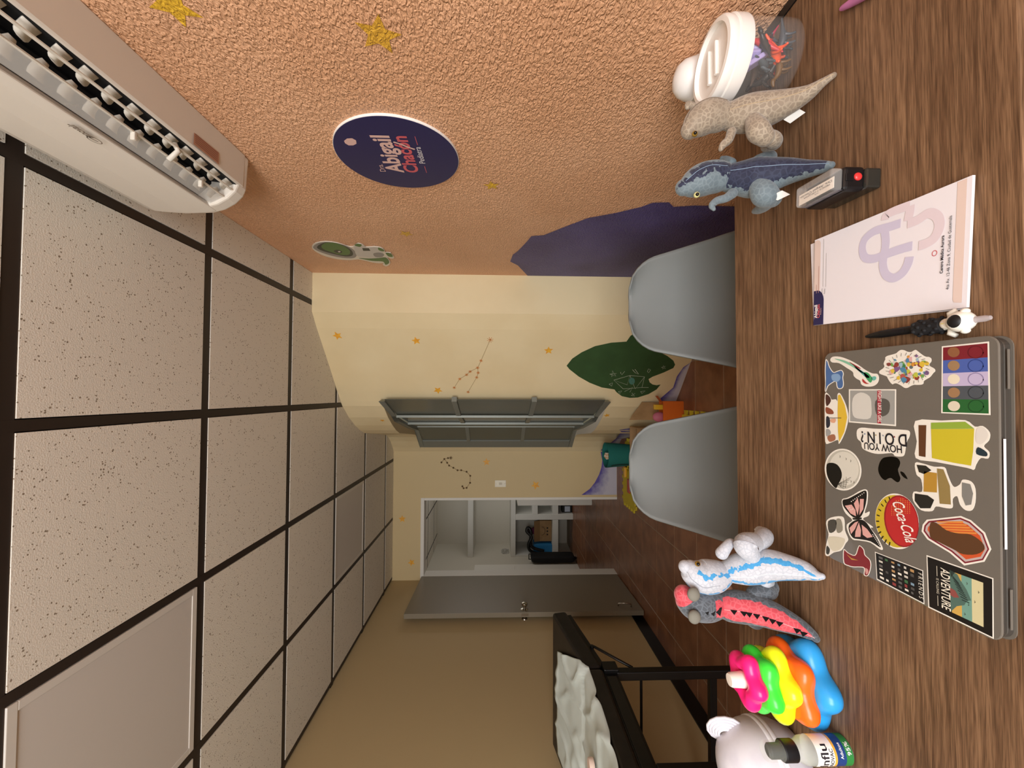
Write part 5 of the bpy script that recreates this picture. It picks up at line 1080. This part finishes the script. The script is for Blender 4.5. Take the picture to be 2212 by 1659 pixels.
# slogan cloud
s = sticker(c1([(433, 1090), (480, 1060), (600, 1070), (760, 1075), (900, 1082), (968, 1095), (970, 1150), (945, 1200), (932, 1260), (917, 1340), (880, 1357), (820, 1350), (790, 1322), (650, 1330), (560, 1310), (490, 1272), (475, 1210), (437, 1170)]), 'white cloud-shaped slogan sticker')
tx_(s, 'HOW YOU', c1([(888, 1312)])[0], c1([(508, 1272)])[0], '1a1820', 3, bold=.012, hs=1.15) if False else None
def tx_dir(s, txt, p0, p1, col, hs=1, bold=0): tx_(s, txt, c1([p0])[0], c1([p1])[0], col, 3, hs=hs, bold=bold)
tx_dir(s, 'HOW YOU', (890, 1248), (505, 1212), '1a1820', 1.25, .012)
tx_dir(s, 'D O I N ?', (938, 1132), (470, 1098), '1a1820', 1.35, .012)
for (x, y), c in (((815, 1155), '8a3030'), ((700, 1142), '8f9aa8'), ((625, 1137), 'b09a6a'), ((512, 1125), '7a8aa0')): pr_(s, c1(ell(x, y, 8, 8, 0, 10)), c, 3)
# yellow umbrella
s = sticker(c1([(106, 715), (150, 730), (172, 772), (215, 770), (232, 790), (233, 722), (262, 712), (320, 830), (344, 960), (310, 1110), (250, 1227), (236, 1185), (150, 1220), (108, 1202), (103, 950)]), 'white sticker with a yellow umbrella shape')
pr_(s, c1([(238, 730), (260, 722), (308, 830), (332, 955), (302, 1105), (250, 1208), (238, 1100), (234, 900)]), 'd9b53a', 2)
ln_(s, c1([(130, 962), (272, 962)]), '3a332c', .0008, 3)
for L, c in (([(112, 725), (150, 740), (165, 790), (120, 840)], '4a2e28'), ([(115, 850), (180, 880), (190, 920), (120, 915)], '8a4a34'), ([(118, 950), (150, 960), (155, 1040), (120, 1060)], '2a2d38'), ([(160, 975), (215, 970), (205, 1010), (165, 1005)], 'd9a486'), ([(115, 1080), (150, 1080), (165, 1120), (120, 1150)], '9a9a98'), ([(130, 1150), (200, 1130), (210, 1185), (150, 1205)], 'a06a50')): pr_(s, c1(L), c, 2, True)
# moon disc
s = sticker(c1(ell(290, 1490, 186, 215, -.18)), 'round moonlit sticker with a dark hill')
pr_(s, c1(ell(290, 1490, 172, 200, -.18)), 'b9b5a8', 1.5); pr_(s, c1(ell(300, 1480, 150, 175, -.18)), 'd3cfc2', 1.8)
pr_(s, c1([(122, 1440), (170, 1420), (230, 1440), (270, 1500), (275, 1570), (240, 1640), (215, 1680), (160, 1620), (125, 1540)]), '15130f', 2.2, True)
for x, y in ((262, 1355), (325, 1380), (372, 1400), (375, 1610), (405, 1620)): ln_(s, c1([(x-8, y-10), (x, y), (x-6, y+12)]), '22201c', .0006)
for k in range(6): ln_(s, c1([(235, 1640), (300+14*k, 1690-24*k)]), '4a473f', .0004)
for k in range(3): ln_(s, c1([(265+24*k, 1672+4*k), (272+26*k, 1640-8*k), (262+30*k, 1600-18*k)]), '4a473f', .0004)
# yellow block
s = sticker(c1([(1030, 992), (1300, 988), (1540, 983), (1640, 1050), (1720, 1043), (1792, 1110), (1785, 1190), (1732, 1250), (1787, 1310), (1775, 1377), (1700, 1372), (1652, 1440), (1630, 1492), (1560, 1472), (1240, 1412), (1035, 1372), (1046, 1200)]), 'large yellow block sticker with a green side')
pr_(s, c1([(1190, 1075), (1632, 1072), (1622, 1300), (1600, 1450), (1420, 1420), (1200, 1372)]), 'c5b62c', 1.8); pr_(s, c1([(1190, 1010), (1540, 1000), (1632, 1070), (1190, 1074)]), '8ea83c', 1.9)
pr_(s, c1([(1062, 1035), (1142, 1035), (1134, 1362), (1066, 1350)]), '5d3a22', 1.8); pr_(s, c1([(1660, 1070), (1730, 1062), (1772, 1120), (1760, 1180), (1700, 1230), (1650, 1200)]), 'd9d3ca', 1.8, True); pr_(s, c1([(1670, 1260), (1760, 1312), (1755, 1355), (1655, 1330)]), '24343c', 1.9, True)
# ochre machine shape
s = sticker([(1977, 1000), (1993, 1001), (2018, 1008), (2040, 1009), (2046, 1022), (2054, 1042), (2062, 1052), (2074, 1046), (2080, 1036), (2098, 1040), (2107, 1056), (2107, 1085), (2100, 1102), (2086, 1102), (2074, 1090), (2068, 1072), (2058, 1078), (2058, 1096), (2046, 1098), (2022, 1094), (2014, 1104), (1990, 1102), (1973, 1082), (1974, 1062), (1992, 1062), (1990, 1035), (1980, 1025)], 'ochre and grey machine-shaped sticker', inset=1.5)
for L, c in (([(1996, 1018), (2024, 1022), (2024, 1064), (1995, 1062)], 'b08634'), ([(2024, 1012), (2038, 1014), (2052, 1050), (2054, 1090), (2030, 1088), (2026, 1040)], '8f7a4a'), ([(1980, 1004), (2000, 1006), (2012, 1016), (1996, 1024), (1985, 1020)], '2a2822'), ([(1976, 1066), (2004, 1070), (2018, 1080), (2010, 1098), (1988, 1098), (1976, 1082)], '26241f'), ([(2078, 1042), (2096, 1046), (2102, 1066), (2098, 1090), (2086, 1092), (2078, 1072)], '7f7d78')): pr_(s, L, c, 2)
# butterfly
s = sticker(c2([(245, 245), (290, 230), (350, 200), (400, 170), (452, 153), (476, 180), (470, 280), (447, 365), (490, 352), (480, 392), (432, 420), (522, 490), (502, 502), (560, 580), (610, 682), (585, 692), (500, 632), (400, 612), (340, 602), (300, 540), (288, 470), (338, 430), (280, 372), (250, 310)]), 'pink and black butterfly sticker')
bw = [[(252, 250), (300, 238), (400, 185), (450, 165), (466, 190), (458, 280), (430, 370), (395, 410), (340, 400), (290, 350), (255, 300)], [(395, 425), (450, 440), (500, 505), (560, 600), (590, 675), (500, 620), (400, 600), (345, 590), (312, 540), (305, 480), (345, 440)]]
for b_ in bw: pr_(s, c2(b_), '1a1714', 2, True)
for L in ([(270, 300), (330, 290), (365, 340), (370, 395), (320, 370)], [(350, 280), (385, 230), (400, 300), (385, 385)], [(405, 240), (440, 240), (435, 330), (400, 385)], [(310, 500), (360, 450), (390, 440), (360, 510), (325, 555)], [(365, 530), (395, 450), (415, 520), (410, 580), (360, 580)], [(420, 470), (470, 510), (520, 580), (470, 590), (430, 560)]): pr_(s, c2(L), 'd6a29a', 2.6)
for k in range(12): pr_(s, c2(ell(440-16*k+(60 if k > 9 else 0), 185+11*k if k < 8 else 270+6*k, 5, 5, 0, 8)), 'e0d8d0', 2.7)
for k in range(8): pr_(s, c2(ell(520+9*k, 560+14*k, 5, 5, 0, 8)), 'e0d8d0', 2.7)
ln_(s, c2([(340, 418), (390, 418), (420, 412)]), '1a1714', .0022, 3)
# cream die-cut
s = sticker(c2([(105, 440), (150, 405), (240, 395), (266, 430), (270, 520), (300, 600), (275, 640), (240, 700), (170, 720), (120, 752), (94, 730), (105, 640), (125, 560), (110, 500)]), 'cream and charcoal die-cut sticker at the lid edge')
pr_(s, c2([(130, 580), (250, 590), (270, 620), (230, 690), (160, 705), (125, 640)]), 'cfc8b2', 2, True); pr_(s, c2([(120, 440), (190, 430), (185, 520), (130, 540)]), '4a4740', 2.2, True); pr_(s, c2([(190, 430), (235, 425), (250, 520), (200, 540)]), '8b8678', 2.2, True); pr_(s, c2([(108, 660), (135, 690), (125, 735), (102, 725)]), '3a382f', 2.2, True)
# red die-cut
s = sticker(c2([(258, 690), (300, 720), (360, 742), (385, 680), (402, 655), (440, 690), (452, 740), (492, 780), (506, 830), (492, 900), (470, 932), (440, 920), (442, 862), (400, 852), (350, 852), (300, 840), (258, 810)]), 'dark red flame-shaped die-cut sticker', fill='7c2226')
pr_(s, c2([(280, 730), (330, 770), (390, 790), (330, 785)]), 'b98a3a', 2.2); pr_(s, c2([(450, 862), (475, 870), (480, 900), (460, 915)]), 'c9908a', 2.2, True)
# bottle cap
s = sticker(c2(ell(738, 440, 192, 252, -.22)), 'red bottle-cap sticker with white script lettering')
pr_(s, c2(ell(725, 440, 178, 238, -.22)), 'c4a92f', 1.5)
for k in range(11):
    a = radians(110+14*k); r0 = .83; ln_(s, c2([(725+178*r0*cos(a)-30*sin(a)*0, 440+238*r0*sin(a)), (725+178*.98*cos(a), 440+238*.98*sin(a))]), '2a1f14', .0016, 2)
pr_(s, c2(ell(777, 440, 152, 236, -.2)), '8e1f22', 2.2); pr_(s, c2(ell(779, 440, 142, 224, -.2)), 'b42a2a', 2.6)
for i in range(9):
    for j in range(14):
        x, y = 690+20*i, 240+16*j+.25*20*i*0; dx, dy = x-779, y-440
        if (dx/128)**2+(dy/205)**2 < 1 and y < 380-.1*dx and x < 870: pr_(s, c2(ell(x, y, 4.5-j*.12, 4.5-j*.12, 0, 6)), 'd99a3c', 2.9)
tx_(s, 'Coca-Cola', c2([(690, 262)])[0], c2([(818, 628)])[0], 'efe6dc', 4.5, hs=1.9, shear=.35, bold=.008)
# hex badge
s = sticker(c2([(1005, 425), (1310, 392), (1400, 430), (1525, 540), (1548, 600), (1582, 690), (1520, 802), (1340, 836), (1210, 722), (1010, 602), (958, 530), (968, 470)]), 'hexagonal orange and brown badge sticker', smooth=False)
hx = [(1020, 438), (1305, 408), (1390, 443), (1510, 550), (1532, 610), (1563, 690), (1508, 788), (1345, 818), (1222, 712), (1022, 592), (975, 528), (983, 478)]
pr_(s, c2(hx), '7a2430', 1.5); pr_(s, c2(offset_poly(hx, 14)), 'b9a9a6', 1.8); h2 = offset_poly(hx, 34); pr_(s, c2(h2), 'c8542c', 2.1)
for k in range(5): pr_(s, c2([(1090+10*k, 440+22*k), (1330+30*k, 440+25*k), (1330+30*k, 455+25*k), (1100+10*k, 452+22*k)]), 'd9893f', 2.4)
pr_(s, c2([(1035, 460), (1090, 455), (1180, 520), (1290, 550), (1400, 560), (1500, 630), (1520, 690), (1450, 735), (1330, 735), (1240, 690), (1100, 620), (1035, 580)]), '5a3a22', 2.8, True)
# black title card
s = sticker(c2([(540, 712), (970, 880), (982, 1184), (556, 962)]), 'black title card sticker with tiny coloured pictures', smooth=False)
qa = [Vector(p) for p in ((546, 722), (964, 886), (975, 1172), (561, 955))]; pr_(s, c2([tuple(p) for p in qa]), '14120f', 1.6)
def quv(u, v): return tuple((qa[0].lerp(qa[1], u)).lerp(qa[3].lerp(qa[2], u), v))
for i in range(6):
    for j in range(6):
        if rnd.random() < .12: continue
        u, v = .06+.135*i, .08+.15*j; w_, h_ = rnd.uniform(.05, .09), rnd.uniform(.06, .10); pr_(s, c2([quv(u, v), quv(u+w_, v), quv(u+w_, v+h_), quv(u, v+h_)]), rnd.choice(['c9c4b8', '8a3a38', '4d4a46', 'd9d2c4', 'b08a5a', '3f6a44', '5f5d5a', '7a94a6', 'e6e0d2']), 2.2)
tx_(s, 'F R I E N D S', c2([quv(.905, .10)])[0], c2([quv(.905, .90)])[0], 'd9d2c4', 3, hs=1.3)
# mountain card
qa = [(1002, 742), (1600, 950), (1604, 1494), (1018, 1212)]
s = sticker(c2(qa), 'black framed mountain scene sticker with slogan', smooth=False)
qa = [Vector(p) for p in ((1010, 757), (1590, 958), (1592, 1478), (1027, 1205))]; pr_(s, c2([tuple(p) for p in qa]), '15120f', 1.6)
def q4(*L): return c2([quv(u, v) for u, v in L])
for u0, u1, col in ((.36, .52, 'c9a352'), (.52, .68, '6f9a8c'), (.68, .86, 'cfc69a')): pr_(s, q4((u0, .12), (u1, .12), (u1, .90), (u0, .90)), col, 2)
pr_(s, q4((.34, .10), (.46, .14), (.50, .22), (.60, .36), (.67, .52), (.60, .56), (.56, .66), (.44, .74), (.34, .90)), '4f6a60', 2.5)
for k in range(9): ln_(s, q4((.36+.02*k, .18+.05*k), (.48+.02*k, .30+.035*k)), '23302c', .0009, 3)
pr_(s, q4((.34, .44), (.42, .46), (.48, .56), (.40, .60), (.34, .58)), '8a4a44', 2.8); pr_(s, q4((.34, .10), (.42, .12), (.36, .24)), '2c3a34', 2.8)
for u, v in ((.60, .22), (.62, .60), (.72, .50), (.78, .3), (.56, .8)): ln_(s, q4((u, v), (u+.015, v+.02), (u, v+.04)), '3a3a34', .0005, 3)
tx_(s, 'ADVENTURE', q4((.20, .12))[0], q4((.20, .90))[0], 'e9e2cf', 3.5, hs=1.7, bold=.006)
tx_(s, 'IS CALLING', q4((.125, .36))[0], q4((.125, .66))[0], 'cfc8b4', 3.5, hs=1.1)
for v0, v1 in ((.12, .32), (.70, .90)): ln_(s, q4((.14, v0), (.14, v1)), 'cfc8b4', .0006, 3.5)
